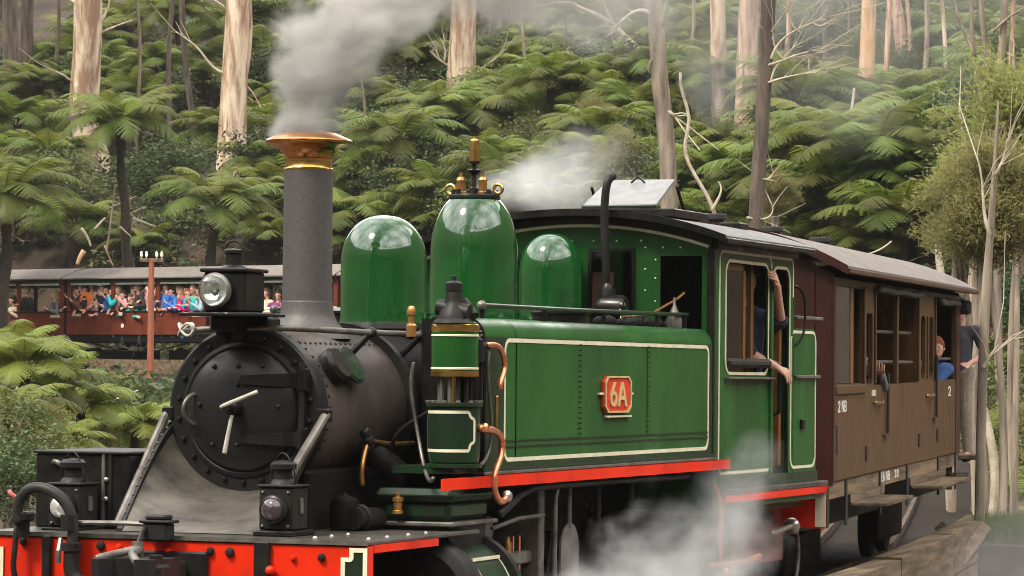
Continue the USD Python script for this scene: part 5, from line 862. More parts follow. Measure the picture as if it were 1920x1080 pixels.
def bracken_kind(seed, nfr=13):
    rg = np.random.default_rng(seed); k = kind_of('ground_fern_kind')
    for i in range(nfr):
        az = rg.uniform(0, 6.28); m, C = frond(rg.uniform(.8, 1.25), math.radians(rg.uniform(40, 85)), math.radians(rg.uniform(-45, 10)), rg.uniform(.17, .25), 16, rg, rg.uniform(-.15, .15)); m.apply_transform(rotz(az)); m.apply_translation((rg.uniform(-.25, .25), rg.uniform(-.25, .25), 0)); put(k, 'frond', m, M['fern_young' if i % 3 else 'fern'])
    return k
BRACK = [bracken_kind(s) for s in (21, 22, 23)]
def shrub_kind(seed, rad, hgt, n, leaf, m, name='shrub_kind', thin=.5, clumps=26, hang=0.1):
    rg = np.random.default_rng(seed); k = kind_of(name); st = []
    for i in range(6):
        a = rg.uniform(0, 6.28); e = np.array([rad * .6 * math.cos(a), rad * .6 * math.sin(a), hgt * rg.uniform(.6, .95)]); st.append(tube(smooth_line([(0, 0, -.6), e * [.2, .2, .35] + rg.normal(0, .05, 3), e * [.6, .6, .7] + rg.normal(0, .08, 3), e], 8), np.linspace(.035, .008, 8) * (hgt / 2.5) ** .5, 5))
    put(k, 'stems', st, M['bark_grey']); put(k, 'foliage', blades(n, rad, hgt, leaf, rg, clumps, thin, hang), M[m]); return k
def spray_kind(seed, rad, hgt, nb, m, leaf=.10, per=230):
    rg = np.random.default_rng(seed); k = kind_of('shrub_kind'); st, V = [], []
    for i in range(nb):
        az = rg.uniform(0, 6.28); el = rg.uniform(.55, 1.45); ln = hgt * rg.uniform(.45, 1.0); h0 = hgt * rg.uniform(0, .45); d = np.array([math.cos(az) * math.cos(el) * rad / hgt * 2.0, math.sin(az) * math.cos(el) * rad / hgt * 2.0, math.sin(el)])
        q = np.linspace(0, 1, 9)[:, None]; L_ = np.array([0, 0, h0]) + d * ln * .62 * q + np.array([0, 0, -1.0]) * ln * .32 * q ** 2.6 + np.cumsum(rg.normal(0, .018, (9, 3)), 0) * hgt * .5; st.append(tube(L_, np.linspace(.016, .004, 9), 4, False))
        t = rg.uniform(.22, 1.0, per); P_ = np.stack([np.interp(t, q[:, 0], L_[:, j]) for j in range(3)], 1); sp = .05 + .16 * np.sin(np.pi * t)[:, None] * hgt / 3; P_ = P_ + rg.normal(0, 1, (per, 3)) * sp * np.array([1, 1, .7])
        dd = d + rg.normal(0, .55, (per, 3)) + np.array([0, 0, -.45]); dd /= np.linalg.norm(dd, axis=1, keepdims=True); sd = np.cross(dd, rg.normal(0, 1, (per, 3))); sd /= np.linalg.norm(sd, axis=1, keepdims=True); l = leaf * rg.uniform(.6, 1.4, (per, 1)); w = l * .11
        V.append(np.stack([P_, P_ + dd * l * .45 + sd * w, P_ + dd * l, P_ + dd * l * .45 - sd * w], 1).reshape(-1, 3))
    v = np.vstack(V); kk = np.arange(len(v) // 4)[:, None] * 4; put(k, 'stems', st + [tube(smooth_line([(0, 0, -.6), (rg.normal(0, .1), rg.normal(0, .1), hgt * .3), (rg.normal(0, .25), rg.normal(0, .25), hgt * .75)], 8), np.linspace(.05, .012, 8), 6) for _ in range(3)], M['bark_grey']); put(k, 'foliage', T(v, np.vstack([kk + [0, 1, 2], kk + [0, 2, 3]])), M[m]); return k
SHRUB = {'dark': [shrub_kind(31, 1.5, 3.0, 5200, .15, 'leaf_dark'), shrub_kind(32, 1.9, 2.6, 5600, .13, 'leaf_dark')], 'mid': [shrub_kind(33, 1.4, 2.8, 5600, .13, 'leaf_mid'), spray_kind(34, 1.7, 3.4, 60, 'leaf_mid', .13, 150)],
         'olive': [spray_kind(35, 1.6, 4.2, 100, 'leaf_olive', .14, 270), spray_kind(36, 1.4, 3.2, 80, 'leaf_olive', .13, 240)], 'brown': [spray_kind(37, 1.1, 1.6, 40, 'leaf_brown', .12, 90)]}

# trees: trunk and crown (crowns stand above the picture)
def crown_kind(seed):
    rg = np.random.default_rng(seed); k = kind_of('gum_crown_kind'); ls = []; fol = []
    for i in range(7):
        a = rg.uniform(0, 6.28); e = np.array([rg.uniform(1.5, 3.6) * math.cos(a), rg.uniform(1.5, 3.6) * math.sin(a), rg.uniform(1.5, 6.0)]); ls.append(tube(smooth_line([(0, 0, -1), e * [.3, .3, .4], e], 6), np.linspace(.13, .03, 6), 6))
        b = blades(420, 1.5, 1.8, .26, rg, 10, .3, .5); b.apply_translation(e - [0, 0, .6]); fol.append(b)
    put(k, 'limbs', ls, M['bark_pale']); put(k, 'foliage', fol, M['gum']); return k
CROWN = [crown_kind(41), crown_kind(42)]
def trunk_mesh(pts, r, n=20, rough=.07, seed=0, flare=.5):
    L_ = smooth_line(pts, 40); rr = np.interp(np.linspace(0, 1, 40), np.linspace(0, 1, len(r)), r); rr = rr * (1 + flare * np.exp(-np.linspace(0, 1, 40) * 22))
    m = tube(L_, rr, n); v = np.array(m.vertices); k = 40 * n; ang = np.tile(np.arange(n) * 2 * np.pi / n, 40); c = np.repeat(L_, n, 0); q = np.stack([np.cos(ang) * 1.6, np.sin(ang) * 1.6, c[:, 2] * .35 + seed * 9.1], 1)
    f_ = 1 + rough * 2 * (meshkit.fbm(q, 4, seed) - .5) * 2; v[:k] = c + (v[:k] - c) * f_[:, None]; return T(v, m.faces)
def px_line(pts, dist): return [along(u, v, dist) for u, v in pts]
def tree(name, label, category, pts, dist, w, bark, top=26, crown=True, limbs=(), strips=0, seed=0, base=None, group=None, flare=.5):
    # pts: the trunk's line in the picture from top to foot, stood at its own distance; carried on to the ground and up to its crown
    P_ = px_line(pts[::-1], dist); f0 = P_[0]; zg = float(ground(np.array(f0)[None, :2])[0]); r = w * dist / F / 2
    line = ([np.array([f0[0], f0[1], zg - .5])] if zg < f0[2] - .4 else []) + P_
    d = P_[-1] - P_[0]; d = d / max(d[2], .3)
    if top: line = line + [P_[-1] + d * (top * .4) * np.array([.5, .5, 1]), P_[-1] + np.array([d[0] * .3, d[1] * .3, 1]) * top]
    o = line[0].copy(); t = thing(name, label, category, o, group=group); loc = [q - o for q in line]
    put(t, 'trunk', trunk_mesh(loc, [r * 1.15, r, r * .95, r * (.55 if top else .2 if name == 'grey_tree' else .7)], 18, .06, seed, flare), M[bark], True)
    for lm in limbs:
        lp = [along(u, v, dist - .1) - o for u, v in lm[0]]; sl_ = smooth_line(lp, 14); ms_ = [tube(sl_, np.linspace(lm[1], lm[1] * .25, 14) * dist / F * .8, 7)]; rt = np.random.default_rng(seed * 31 + len(lp) + int(lm[0][0][0]))
        for j in (range(5) if len(lm) > 2 else ()):
            i0 = int(rt.integers(4, 13)); d0 = sl_[i0] - sl_[i0 - 2]; d0 = d0 / np.linalg.norm(d0) + rt.normal(0, .55, 3) + [0, 0, .25]; ln_ = rt.uniform(.25, .75) * min(1, lm[1] / 3); e_ = [sl_[i0], sl_[i0] + d0 * ln_ * .5 + rt.normal(0, .04, 3), sl_[i0] + d0 * ln_ + rt.normal(0, .08, 3)]; ms_.append(tube(e_, np.array([lm[1] * .35, lm[1] * .25, lm[1] * .12]) * dist / F * .8, 5))
        put(t, 'limb', ms_, M[lm[2] if len(lm) > 2 else bark], True)
    rg = np.random.default_rng(seed + 100)
    for i in range(strips):
        a = rg.uniform(2.4, 5.2) if i else 3.9; h0 = rg.uniform(.35, .8) * (P_[-1][2] - o[2]); ln = rg.uniform(1.0, 2.6); c = np.array([np.interp(h0 - k * ln / 8, [q[2] for q in loc], [q[j] for q in loc]) if j < 2 else h0 - k * ln / 8 for k in range(9) for j in range(3)]).reshape(9, 3)
        dirn = np.array([-CW[0] + .9 * math.sin(a) * CR[0], -CW[1] + .9 * math.sin(a) * CR[1], 0]); dirn /= np.linalg.norm(dirn); tn = np.cross([0, 0, 1.0], dirn); w_ = rg.uniform(.04, .09)
        v = []
        for k in range(9): b = c[k] + dirn * (r * 1.03 + .10 * (k / 8) ** 2 * rg.uniform(.5, 1.5)) ; v += [b - tn * w_ + dirn * .02, b + tn * w_]
        put(t, 'bark_strip', T(v, [f for k in range(8) for f in ((2 * k, 2 * k + 1, 2 * k + 3), (2 * k, 2 * k + 3, 2 * k + 2))]), M['bark_pink' if i % 2 else 'bark_pale'])
    if top and crown:
        x = thing('crown', loc=loc[-1], rz=rg.uniform(0, 6), parent=t); pr = stage.GetPrimAtPath(x); pr.GetReferences().AddInternalReference(CROWN[seed % 2])
    return t
tree('gum_tree', 'thick cream barked gum tree with small dark hollow, rising above the crowded open carriage', 'tree', [(165, -10), (163, 110), (161, 235), (178, 300), (186, 420), (185, 500)], 107, 50, 'bark_pale', limbs=[([(184, 45), (200, 20), (206, -8)], 5), ([(145, 170), (118, 140), (95, 132)], 3, 'deadwood'), ([(188, 62), (215, 50), (248, 38)], 4), ([(142, 6), (128, -4), (120, -20)], 5)], strips=3, seed=1)
tree('gum_tree', 'tall pale gum tree with a long reddish peeling bark strip behind the headlamp', 'tree', [(448, -10), (442, 100), (437, 210), (434, 345), (433, 420)], 99, 44, 'bark_pale', limbs=[([(426, 20), (412, 6), (396, -2)], 3), ([(420, 137), (392, 118), (372, 92), (345, 70), (318, 48)], 4, 'deadwood'), ([(466, -5), (469, 60), (462, 140), (452, 205), (455, 300), (452, 345)], 7, 'bark_pink')], strips=9, seed=2)
tree('gum_tree', 'stout pale gum trunk partly veiled by smoke right of the chimney', 'tree', [(871, -20), (869, 60), (867, 175), (880, 230)], 104, 41, 'bark_pale', limbs=[([(850, 128), (836, 120), (824, 112), (806, 95)], 4, 'deadwood'), ([(832, 116), (834, 90), (822, 68)], 3, 'deadwood'), ([(890, 140), (915, 120), (945, 100)], 3, 'deadwood')], strips=2, seed=3)
tree('forked_tree', 'crooked grey brown tree with bare branches above the roof flap', 'tree', [(1222, -10), (1232, 60), (1236, 140), (1245, 220), (1253, 320)], 72, 31, 'bark_grey', top=16, limbs=[([(1240, 45), (1247, 22), (1252, -8)], 8), ([(1219, 26), (1200, 20), (1180, 28), (1165, 40), (1146, 52)], 6, 'deadwood'), ([(1248, 208), (1262, 216), (1268, 222)], 8, 'deadwood'), ([(1226, 110), (1216, 130), (1220, 140)], 4)], strips=0, seed=4)
tree('gum_tree', 'pale pinkish gum trunk standing left of the two joined trunks at the top right', 'tree', [(1345, -10), (1347, 60), (1348, 122), (1350, 175)], 90, 26, 'bark_pale', seed=5, strips=1)
tree('gum_tree', 'wide pink gum trunk directly behind the dark leaning trunk', 'tree', [(1405, -10), (1403, 40), (1402, 85), (1400, 165)], 89, 34, 'bark_pink', seed=6, strips=2)
tree('dark_tree', 'dark slender trunk leaning across the ferns behind the cab roof', 'tree', [(1441, -10), (1437, 80), (1432, 180), (1424, 300), (1417, 425)], 61, 27, 'bark_dark', top=14, limbs=[([(1440, 122), (1470, 112), (1500, 101), (1526, 96), (1552, 100)], 3.5, 'deadwood'), ([(1446, 110), (1462, 80), (1490, 58), (1512, 48), (1530, 40), (1552, 16)], 3.5, 'deadwood'), ([(1440, 155), (1470, 146), (1505, 139), (1530, 136)], 3.5, 'deadwood'), ([(1446, 150), (1470, 108), (1492, 82), (1500, 60)], 3, 'deadwood'), ([(1524, 42), (1545, 46), (1560, 38), (1575, 44)], 2, 'deadwood'), ([(1500, 60), (1485, 44), (1478, 22), (1462, 12)], 2.5, 'deadwood'), ([(1470, 112), (1455, 92), (1448, 66)], 2.5, 'deadwood'), ([(1400, 408), (1425, 411), (1444, 405), (1449, 390), (1443, 378)], 3.5, 'deadwood'), ([(1418, 330), (1440, 335), (1452, 322)], 2.5, 'deadwood'), ([(1446, 60), (1468, 28), (1490, -4)], 2.5, 'deadwood')], seed=7, flare=.2)
tree('gum_tree', 'orange streaked gum trunk above the right hand tree ferns', 'tree', [(1630, -10), (1628, 60), (1625, 140), (1618, 215)], 86, 25, 'bark_orange', seed=8, strips=2)
tree('gum_sapling', 'thin pinkish trunk just right of the orange streaked gum', 'tree', [(1668, -10), (1665, 60), (1662, 125)], 88, 9, 'bark_pink', seed=9, flare=.1)
tree('gum_tree', 'pink gum trunk far back at the top right, broadening at its foot', 'tree', [(1676, -10), (1684, 30), (1690, 75)], 94, 18, 'bark_pink', seed=10)
for i, (pts, w, lab) in enumerate((([(1822, -10), (1822, 60), (1828, 110), (1838, 180), (1842, 240)], 8, 'slim pale trunk of the right hand clump, leftmost and forked'), ([(1836, -10), (1845, 60), (1852, 130), (1856, 200)], 11, 'slim pale trunk of the right hand clump, second from the left'), ([(1884, -10), (1880, 70), (1874, 140), (1870, 200)], 14, 'thickest pale trunk of the right hand clump'), ([(1900, -10), (1897, 80), (1890, 150)], 8, 'slim pinkish trunk at the right edge of the picture'))):
    tree('slender_tree', lab, 'tree', pts, 62, w, 'bark_grey' if i != 3 else 'bark_pink', top=12, seed=20 + i, flare=.1, limbs=[([(1828, 105), (1812, 70), (1798, 35), (1790, -5)], 5)] if i == 0 else ([([(1862, 60), (1895, 30), (1925, 12)], 4)] if i == 1 else ()))
tree('grey_tree', 'grey trunk close behind the standing person at the carriage end', 'tree', [(1872, 190), (1866, 300), (1858, 420), (1848, 560), (1842, 700), (1838, 870)], 32.6, 19, 'bark_grey', top=0, limbs=[([(1843, 690), (1856, 668), (1872, 646)], 5, 'deadwood'), ([(1856, 440), (1846, 400), (1842, 350), (1834, 300)], 5, 'deadwood'), ([(1864, 330), (1880, 300), (1888, 260)], 4, 'deadwood')], seed=30, flare=.15)
tree('grey_tree', 'thinner grey trunk just right of the brown carriage roof end', 'tree', [(1836, 330), (1828, 400), (1826, 520), (1832, 640)], 43, 13, 'bark_grey', top=0, seed=31, flare=.1, limbs=[([(1828, 470), (1840, 420), (1846, 380)], 6)])
tree('broken_snag', 'broken pale dead stump with two prongs above the brown carriage roof', 'dead tree', [(1762, 395), (1758, 440), (1760, 480), (1768, 530)], 43, 17, 'deadwood', top=0, seed=32, limbs=[([(1762, 425), (1772, 402), (1792, 390)], 10), ([(1764, 415), (1756, 400), (1750, 385)], 7)], flare=.1)
tree('tree_fern_pole', 'tall dark tree trunk beneath hanging green foliage left of the smoke', 'tree', [(342, 30), (346, 100), (355, 180), (366, 260), (371, 330)], 104, 11, 'bark_dark', top=8, seed=33, flare=.2)
tree('dark_tree', 'short dark trunk beside the tall dark trunk left of the smoke', 'tree', [(322, 20), (318, 70), (316, 125)], 108, 9, 'bark_dark', top=8, seed=34, flare=.2)
tree('dark_tree', 'dark trunk in deep shade at the top left corner', 'tree', [(18, -10), (20, 60), (22, 120)], 118, 26, 'bark_dark', seed=35); tree('dark_tree', 'shaded brown trunk between the top left corner and the thick cream gum', 'tree', [(52, -10), (50, 60), (50, 110)], 121, 20, 'bark_dark', seed=36)
tree('dead_sapling', 'bleached crooked dead sapling rising right of the roof flap', 'dead tree', [(1276, 135), (1283, 185), (1292, 230), (1284, 275), (1304, 330), (1340, 400), (1346, 430)], 60, 8, 'deadwood', top=0, seed=37, flare=.1, limbs=[([(1335, 395), (1348, 370), (1352, 352), (1346, 340)], 5)])
tree('dead_branch_tree', 'bleached forked dead limb reaching left at the top centre', 'dead tree', [(1075, 8), (1105, 22), (1140, 40), (1175, 72), (1205, 100)], 100, 10, 'deadwood', top=0, seed=38, flare=0, limbs=[([(1150, 48), (1140, 25), (1128, -8)], 5), ([(1078, 8), (1040, 5), (1005, 15)], 3)])
tree('dead_sapling', 'thin bleached pole standing among ferns left of the pale haze', 'dead tree', [(1602, 165), (1598, 200), (1592, 240)], 80, 7, 'deadwood', top=0, seed=39, flare=0); tree('dead_sapling', 'thin bleached pole standing right of the round tree fern', 'dead tree', [(1800, 185), (1800, 215), (1804, 245)], 70, 6, 'deadwood', top=0, seed=40, flare=0)

for i, (u0, v0, u1, v1, w, d_, bk, lab) in enumerate(((1700, -10, 1706, 150, 7, 92, 'bark_pink', 'slim reddish trunk in the hazy gap at the top right'), (1738, -10, 1732, 165, 9, 90, 'bark_grey', 'slim grey trunk in the hazy gap at the top right'), (1765, -10, 1772, 175, 7, 88, 'bark_pale', 'slim pale trunk left of the right hand clump'), (1592, -10, 1588, 130, 8, 96, 'bark_dark', 'slim dark trunk left of the orange streaked gum'), (1540, -10, 1546, 120, 9, 98, 'bark_dark', 'slim dark trunk behind the bare bleached branches'), (1478, -10, 1474, 110, 8, 98, 'bark_pink', 'slim pinkish trunk right of the dark leaning trunk'), (700, 300, 704, 420, 8, 92, 'bark_pale', 'short pale stem right of the chimney among the ferns'), (678, 150, 690, 330, 6, 96, 'bark_grey', 'thin grey stem right of the smoke column'), (975, 20, 985, 180, 6, 100, 'bark_grey', 'thin grey stem right of the stout pale trunk'), (1300, -10, 1296, 90, 6, 96, 'bark_grey', 'thin grey stem left of the pale pinkish gum'), (505, 260, 520, 340, 6, 96, 'bark_pink', 'thin pinkish stem just left of the chimney cap'), (110, -10, 104, 120, 7, 116, 'bark_dark', 'thin dark stem left of the thick cream gum'), (255, -10, 262, 130, 6, 108, 'bark_grey', 'thin grey stem right of the thick cream gum'), (1060, 30, 1052, 150, 5, 100, 'bark_dark', 'thin dark stem below the bleached forked limb'))):
    tree('slender_tree', lab, 'tree', [(u0, v0), ((u0 + u1) / 2 + 3, (v0 + v1) / 2), (u1, v1)], d_, w, bk, top=9 if v0 < 0 else 0, crown=False, seed=60 + i, flare=.05)

# fallen timber on the bank behind the distant carriages
def log(label, pts, dist, w, m='deadwood', name='fallen_branch'):
    o = along(*pts[0], dist); t = put('/World', name, tube([q for q in smooth_line(px_line(pts, dist), 12)], np.linspace(w, w * .6, 12) * dist / F / 2, 7), M[m], True, label=label, category='branch')
log('pale fallen branch lying on the bank above the telegraph pole', [(248, 410), (270, 417), (290, 425)], 90, 6); log('broken pale stick leaning left against the brown bank', [(152, 428), (164, 445), (170, 462)], 90, 7); log('orange split stick standing on the bank above the carriage gap', [(158, 470), (150, 483), (145, 496)], 89.5, 11, 'bark_orange')
log('thin pale stick slanting up beside the thick cream gum', [(178, 430), (188, 418), (198, 408)], 90, 5); log('thin crossed stick leaning right on the brown bank', [(225, 425), (236, 435), (246, 444)], 90, 4); log('pale sapling stem rising from the brown bank', [(200, 470), (206, 430), (212, 380), (216, 345)], 90, 5, 'bark_grey'); log('reddish stick propped on the bank beside the carriage roof', [(196, 460), (203, 478), (212, 498)], 89.5, 4, 'bark_pink')
log('mossy fallen pole slanting over the brown carriage roof', [(1612, 480), (1650, 468), (1672, 452)], 48, 5, 'deadwood')

# named tree ferns, then the rest of the hillside
taken = []
def fern_at(u, v, label, k=0, scale=1.0, group=None, dist=None, trunk=None):
    kd, tr = FERN[k]; tr = tr if trunk is None else trunk
    P_, t_ = hit(u, v, min(tr * scale * .9, R.uniform(.5, 1.9)) if group else tr * scale * .75, 30) if dist is None else (along(u, v, dist), dist)
    taken.append((u, v, 55)); return copy_of(kd, 'tree_fern', label, 'tree fern', P_, R.uniform(0, 6.28), scale * R.uniform(1.06, 1.24), group, ry=R.normal(0, .10))
fern_at(222, 236, 'full bright tree fern in front of the thick cream gum trunk', 2, 1.0, dist=90); fern_at(408, 392, 'spreading light green tree fern above the headlamp', 0, .98, dist=86); fern_at(8, 380, 'large tree fern cut by the left edge above the distant carriage roof', 2, 1.0, dist=84)
for (u, v, lab, k, sc) in ((70, 165, 'tree fern high at the left edge beside the thick cream gum', 1, 1.), (30, 235, 'tree fern at the left edge, below the highest one', 0, 1.), (95, 300, 'tree fern left of the bright one at the cream gum', 4, .95), (135, 165, 'tree fern half behind the thick cream gum trunk', 1, .9), (292, 128, 'tree fern between the two big pale gums', 4, .95), (330, 30, 'yellowish tree fern hanging at the top between the two big gums', 2, 1.), (235, 150, 'low tree fern right of the thick cream gum', 1, .9),
        (520, 370, 'tree fern directly left of the chimney', 1, .95), (490, 430, 'tree fern just above the headlamp top, near the chimney', 3, .9), (742, 268, 'drooping tree fern between the chimney and the steam dome', 2, .92), (690, 330, 'tree fern showing right of the chimney below its cap', 1, .85), (815, 215, 'tree fern behind the brass whistle', 0, .9), (1010, 365, 'tree fern behind the steam plume of the safety valves', 4, .95), (1075, 120, 'tree fern below the bleached forked limb', 1, .95), (1030, 165, 'broad tree fern left of the forked grey tree', 0, 1.), (1310, 55, 'tree fern at the top between the forked tree and the pale gums', 2, .95),
        (1345, 160, 'bright tree fern at the foot of the pale pinkish gum', 0, 1.), (1385, 195, 'tree fern left of the dark leaning trunk', 1, .9), (1492, 190, 'drooping tree fern right of the dark leaning trunk', 2, .95), (1690, 215, 'round tree fern below the orange streaked gum', 4, 1.), (1560, 265, 'bright tree fern in the centre of the right hand slope', 0, 1.1), (1640, 300, 'wide tree fern left of the wispy olive bush', 2, 1.1), (1470, 345, 'greyish tree fern behind the cab roof end', 1, 1.1), (1580, 380, 'large tree fern above the brown carriage roof', 0, 1.15), (1690, 420, 'tree fern left of the broken snag', 4, 1.1), (1525, 455, 'small bright tree fern at the join of cab and carriage roofs', 3, 1.0), (1180, 320, 'tree fern at the foot of the forked grey tree', 1, .95), (1340, 330, 'tree fern behind the bleached sapling', 4, .95),
        (1895, 440, 'tree fern at the right edge below the wispy olive bush', 1, .9), (1905, 720, 'low tree fern on the right bank beside the track', 3, .8)): fern_at(u, v, lab, k, sc)
def scatter(n, urange, vrange, fn, mind=26, tries=30):
    for _ in range(n):
        for _t in range(tries):
            u, v = R.uniform(*urange), R.uniform(*vrange)
            if (1430 < u < 1800 and v < 178) or (u < 130 and v < 95) or (150 < u < 262 and 320 < v) or (255 < u < 400 and 150 < v < 330): continue
            if all((u - a) ** 2 + (v - b) ** 2 > mind ** 2 for a, b, c_ in taken): break
        else: continue
        fn(u, v); taken.append((u, v, 20))
def shrub_at(u, v, kind, label, scale=1.0, dist=None, group=None, sink=0.0):
    ks = SHRUB[kind]; P_, t_ = hit(u, v, 0.0, 27) if dist is None else (along(u, v, dist), dist)
    if dist is not None: P_[2] = float(ground(P_[None, :2])[0]) - sink
    return copy_of(ks[int(R.integers(0, len(ks)))], 'shrub', label, 'shrub', P_, R.uniform(0, 6.28), scale, group)
for (u, v, lab, sc, d_) in ((1850, 505, 'tall wispy olive bush at the right, in front of slim trunks', .56, 39.5), (1800, 480, 'yellowish wispy bush left of the tall olive one', .52, 40.5), (1915, 430, 'pale wispy bush at the right edge', .85, 46), (1110, 275, 'dry ochre and olive bush left of the forked grey tree', .62, 90), (1165, 335, 'olive bush low beside the forked grey tree', .6, 84), (1455, 400, 'greyish wispy bush behind the cab', .42, 70)):
    P_ = along(u, v, d_); zg = float(ground(P_[None, :2])[0]); zb = max(P_[2], zg) - .1; sd_ = int(R.integers(0, 2)); t = thing('wispy_tree', lab, 'bush', (P_[0], P_[1], zg - .3))
    for k_ in range(3): put(t, 'stem', tube(smooth_line([(.12 * math.cos(2.1 * k_), .12 * math.sin(2.1 * k_), 0), (.2 * math.cos(2.1 * k_ + 1), .2 * math.sin(2.1 * k_ + 1), (zb - zg) * .6 + .3), (.1 * math.cos(k_), .1 * math.sin(k_), zb - zg + 1.0)], 8), np.linspace(.06, .03, 8), 7), M['bark_grey'], True)
    x = thing('crown', loc=(0, 0, zb - zg + .3), rz=R.uniform(0, 6.28), scale=sc, parent=t); stage.GetPrimAtPath(x).GetReferences().AddInternalReference(SHRUB['olive'][sd_])
taken = [t for t in taken]
mt = []
def zone(u, v):
    z = ('left of the thick cream gum' if u < 135 else 'between the two big pale gums' if u < 415 else 'between the second pale gum and the smoke' if u < 560 else 'between the chimney and the stout pale trunk' if u < 850 else 'between the stout pale trunk and the forked grey tree' if u < 1215 else 'between the forked grey tree and the dark leaning trunk' if u < 1410 else 'between the dark leaning trunk and the orange streaked gum' if u < 1610 else 'between the orange streaked gum and the wispy olive bush' if u < 1790 else 'at the right edge')
    return ('high up ' if v < 130 else 'halfway up ' if v < 300 else 'low down ') + z
GF = 'tree ferns filling the hillside'
LOOK = ('full', 'smallish', 'large', 'thin', 'rounded', 'bright young', 'ragged', 'dense', 'long fronded')
def fern_fill(u, v): k = int(R.integers(0, 9)); fern_at(u, v, f'{LOOK[k]} tree fern {zone(u, v)}', k, R.uniform(.66, 1.05), GF)
scatter(125, (-60, 1980), (-20, 470), fern_fill, 38)
def fill(kind, n, ur, vr, label, group, smin, smax, mind):
    for _ in range(n): 
        for _t in range(20):
            u, v = R.uniform(*ur), R.uniform(*vr)
            if 150 < u < 262 and 320 < v: continue
            if all((u - a) ** 2 + (v - b) ** 2 > mind ** 2 for a, b in mt): break
        mt.append((u, v)); shrub_at(u, v, kind, label + ' ' + zone(u, v), R.uniform(smin, smax), None, group)
fill('dark', 60, (-60, 1980), (-60, 470), 'dark leafy shrub', 'dark shrubs of the hillside', .55, .95, 42)
fill('mid', 55, (-60, 1980), (-40, 490), 'mid green shrub', 'green shrubs of the hillside', .5, .85, 34)
fill('olive', 22, (640, 1980), (90, 470), 'wispy olive shrub', 'olive shrubs of the slope', .3, .5, 30)
fill('brown', 18, (60, 1500), (60, 480), 'dry brown bracken', 'brown bracken clumps', .6, 1.0, 30)

# left foreground: ferns and bushes below the distant carriages; right bank
def plant(kd, name, label, category, u, v, dist, scale, group=None, lift=0.0):
    P_ = along(u, v, dist); return copy_of(kd, name, label, category, P_, R.uniform(0, 6.28), scale, group)
plant(FERN[5][0], 'tree_fern', 'bright tree fern at the left edge in front of the distant carriage', 'tree fern', 14, 668, 44, .62); plant(FERN[3][0], 'tree_fern', 'tree fern with long fronds left of the smokebox, lower than its neighbour', 'tree fern', 82, 735, 42, .62); plant(FERN[5][0], 'tree_fern', 'yellow green tree fern beside the foot of the telegraph pole', 'tree fern', 215, 822, 46, .58); plant(FERN[5][0], 'tree_fern', 'low yellow green fern just behind the engine front, by the stay bar', 'tree fern', 295, 830, 48, .58)
for (u, v, d_, kd, nm_, lab, cat_, sc) in ((75, 905, 39, SHRUB['olive'][0], 'shrub', 'soft olive feathery bush at the left edge behind the buffer beam', 'shrub', .33), (5, 930, 37, SHRUB['mid'][0], 'shrub', 'green bush at the bottom left corner behind the lamp', 'shrub', .4), (130, 950, 41, SHRUB['mid'][1], 'shrub', 'mid green bush behind the black deck box', 'shrub', .36), (190, 925, 43, SHRUB['olive'][1], 'shrub', 'reddish olive bush left of the yellow green fern', 'shrub', .36), (20, 1000, 34, SHRUB['dark'][0], 'shrub', 'dark bush low behind the far end of the buffer beam', 'shrub', .34)):
    plant(kd, nm_, lab, cat_, u, v, d_, sc)
for (u, v, d_, k_, sc, lab) in ((45, 690, 41, 5, .58, 'bright feathery tree fern second from the left edge below the open carriages'), (150, 770, 43, 5, .55, 'bright tree fern midway between the left edge and the smokebox'), (255, 800, 45, 5, .5, 'vivid yellow green tree fern left of the smokebox ring'), (20, 780, 38, 1, .5, 'low bright tree fern by the left edge above the buffer beam'), (320, 835, 47, 5, .5, 'yellow green tree fern peeping out beside the smokebox'), (105, 840, 40, 5, .45, 'small tree fern just above the black deck box')): plant(FERN[k_][0], 'tree_fern', lab, 'tree fern', u, v, d_, sc)
GB = 'ground ferns of the gully'
for _ in range(46):
    u = R.uniform(-60, 420); v = R.uniform(max(740, 690 + .2 * u), 960); P_, t_ = hit(u, v, .3, 30); copy_of(BRACK[int(R.integers(0, 3))], 'ground_fern', 'low ground fern in the gully between the engine and the distant carriages', 'fern', P_, R.uniform(0, 6.28), R.uniform(.55, .85), GB)
GR = 'ground ferns of the right bank'
for _ in range(34):
    u = R.uniform(1790, 1990); v = R.uniform(480, 1000); P_, t_ = hit(u, v, .2, 33); copy_of(BRACK[int(R.integers(0, 3))], 'ground_fern', 'low ground fern on the bank right of the brown carriage', 'fern', P_, R.uniform(0, 6.28), R.uniform(.5, .9), GR)
for (u, v, kd, lab) in ((1890, 560, 'mid', 'green bush on the right bank level with the standing person'), (1915, 640, 'dark', 'dark bush at the right edge beside the track'), (1880, 860, 'mid', 'small bush low on the right bank'), (1900, 900, 'olive', 'yellowish bush low at the right edge')): shrub_at(u, v, kd, lab, .6)
gv = []
for _ in range(5200):
    u, v = R.uniform(1822, 1990), 1000 + R.uniform(-22, 26); P_ = along(u, v, 33 + R.uniform(-.5, .5)); a = R.uniform(0, 6.28); h_ = R.uniform(.05, .16); w_ = np.array([math.cos(a), math.sin(a), 0]) * .006; gv += [P_ - w_, P_ + w_, P_ + [R.uniform(-.04, .04), R.uniform(-.04, .04), h_]]
vb = [along(u, 1024 + 2 * math.sin(u * .05), 32.4) for u in np.linspace(1815, 2010, 14)]; vt_ = [along(u, 985, 33.6) for u in np.linspace(1815, 2010, 14)]; vd = [q_ - [0, 0, 1.6] for q_ in vb]
vv = np.array(vt_ + vb + vd); put('/World', 'verge', T(vv, [f for k in range(2) for i in range(13) for f in ((k * 14 + i, k * 14 + i + 1, (k + 1) * 14 + i + 1), (k * 14 + i, (k + 1) * 14 + i + 1, (k + 1) * 14 + i))]), M['litter'], kind='structure')
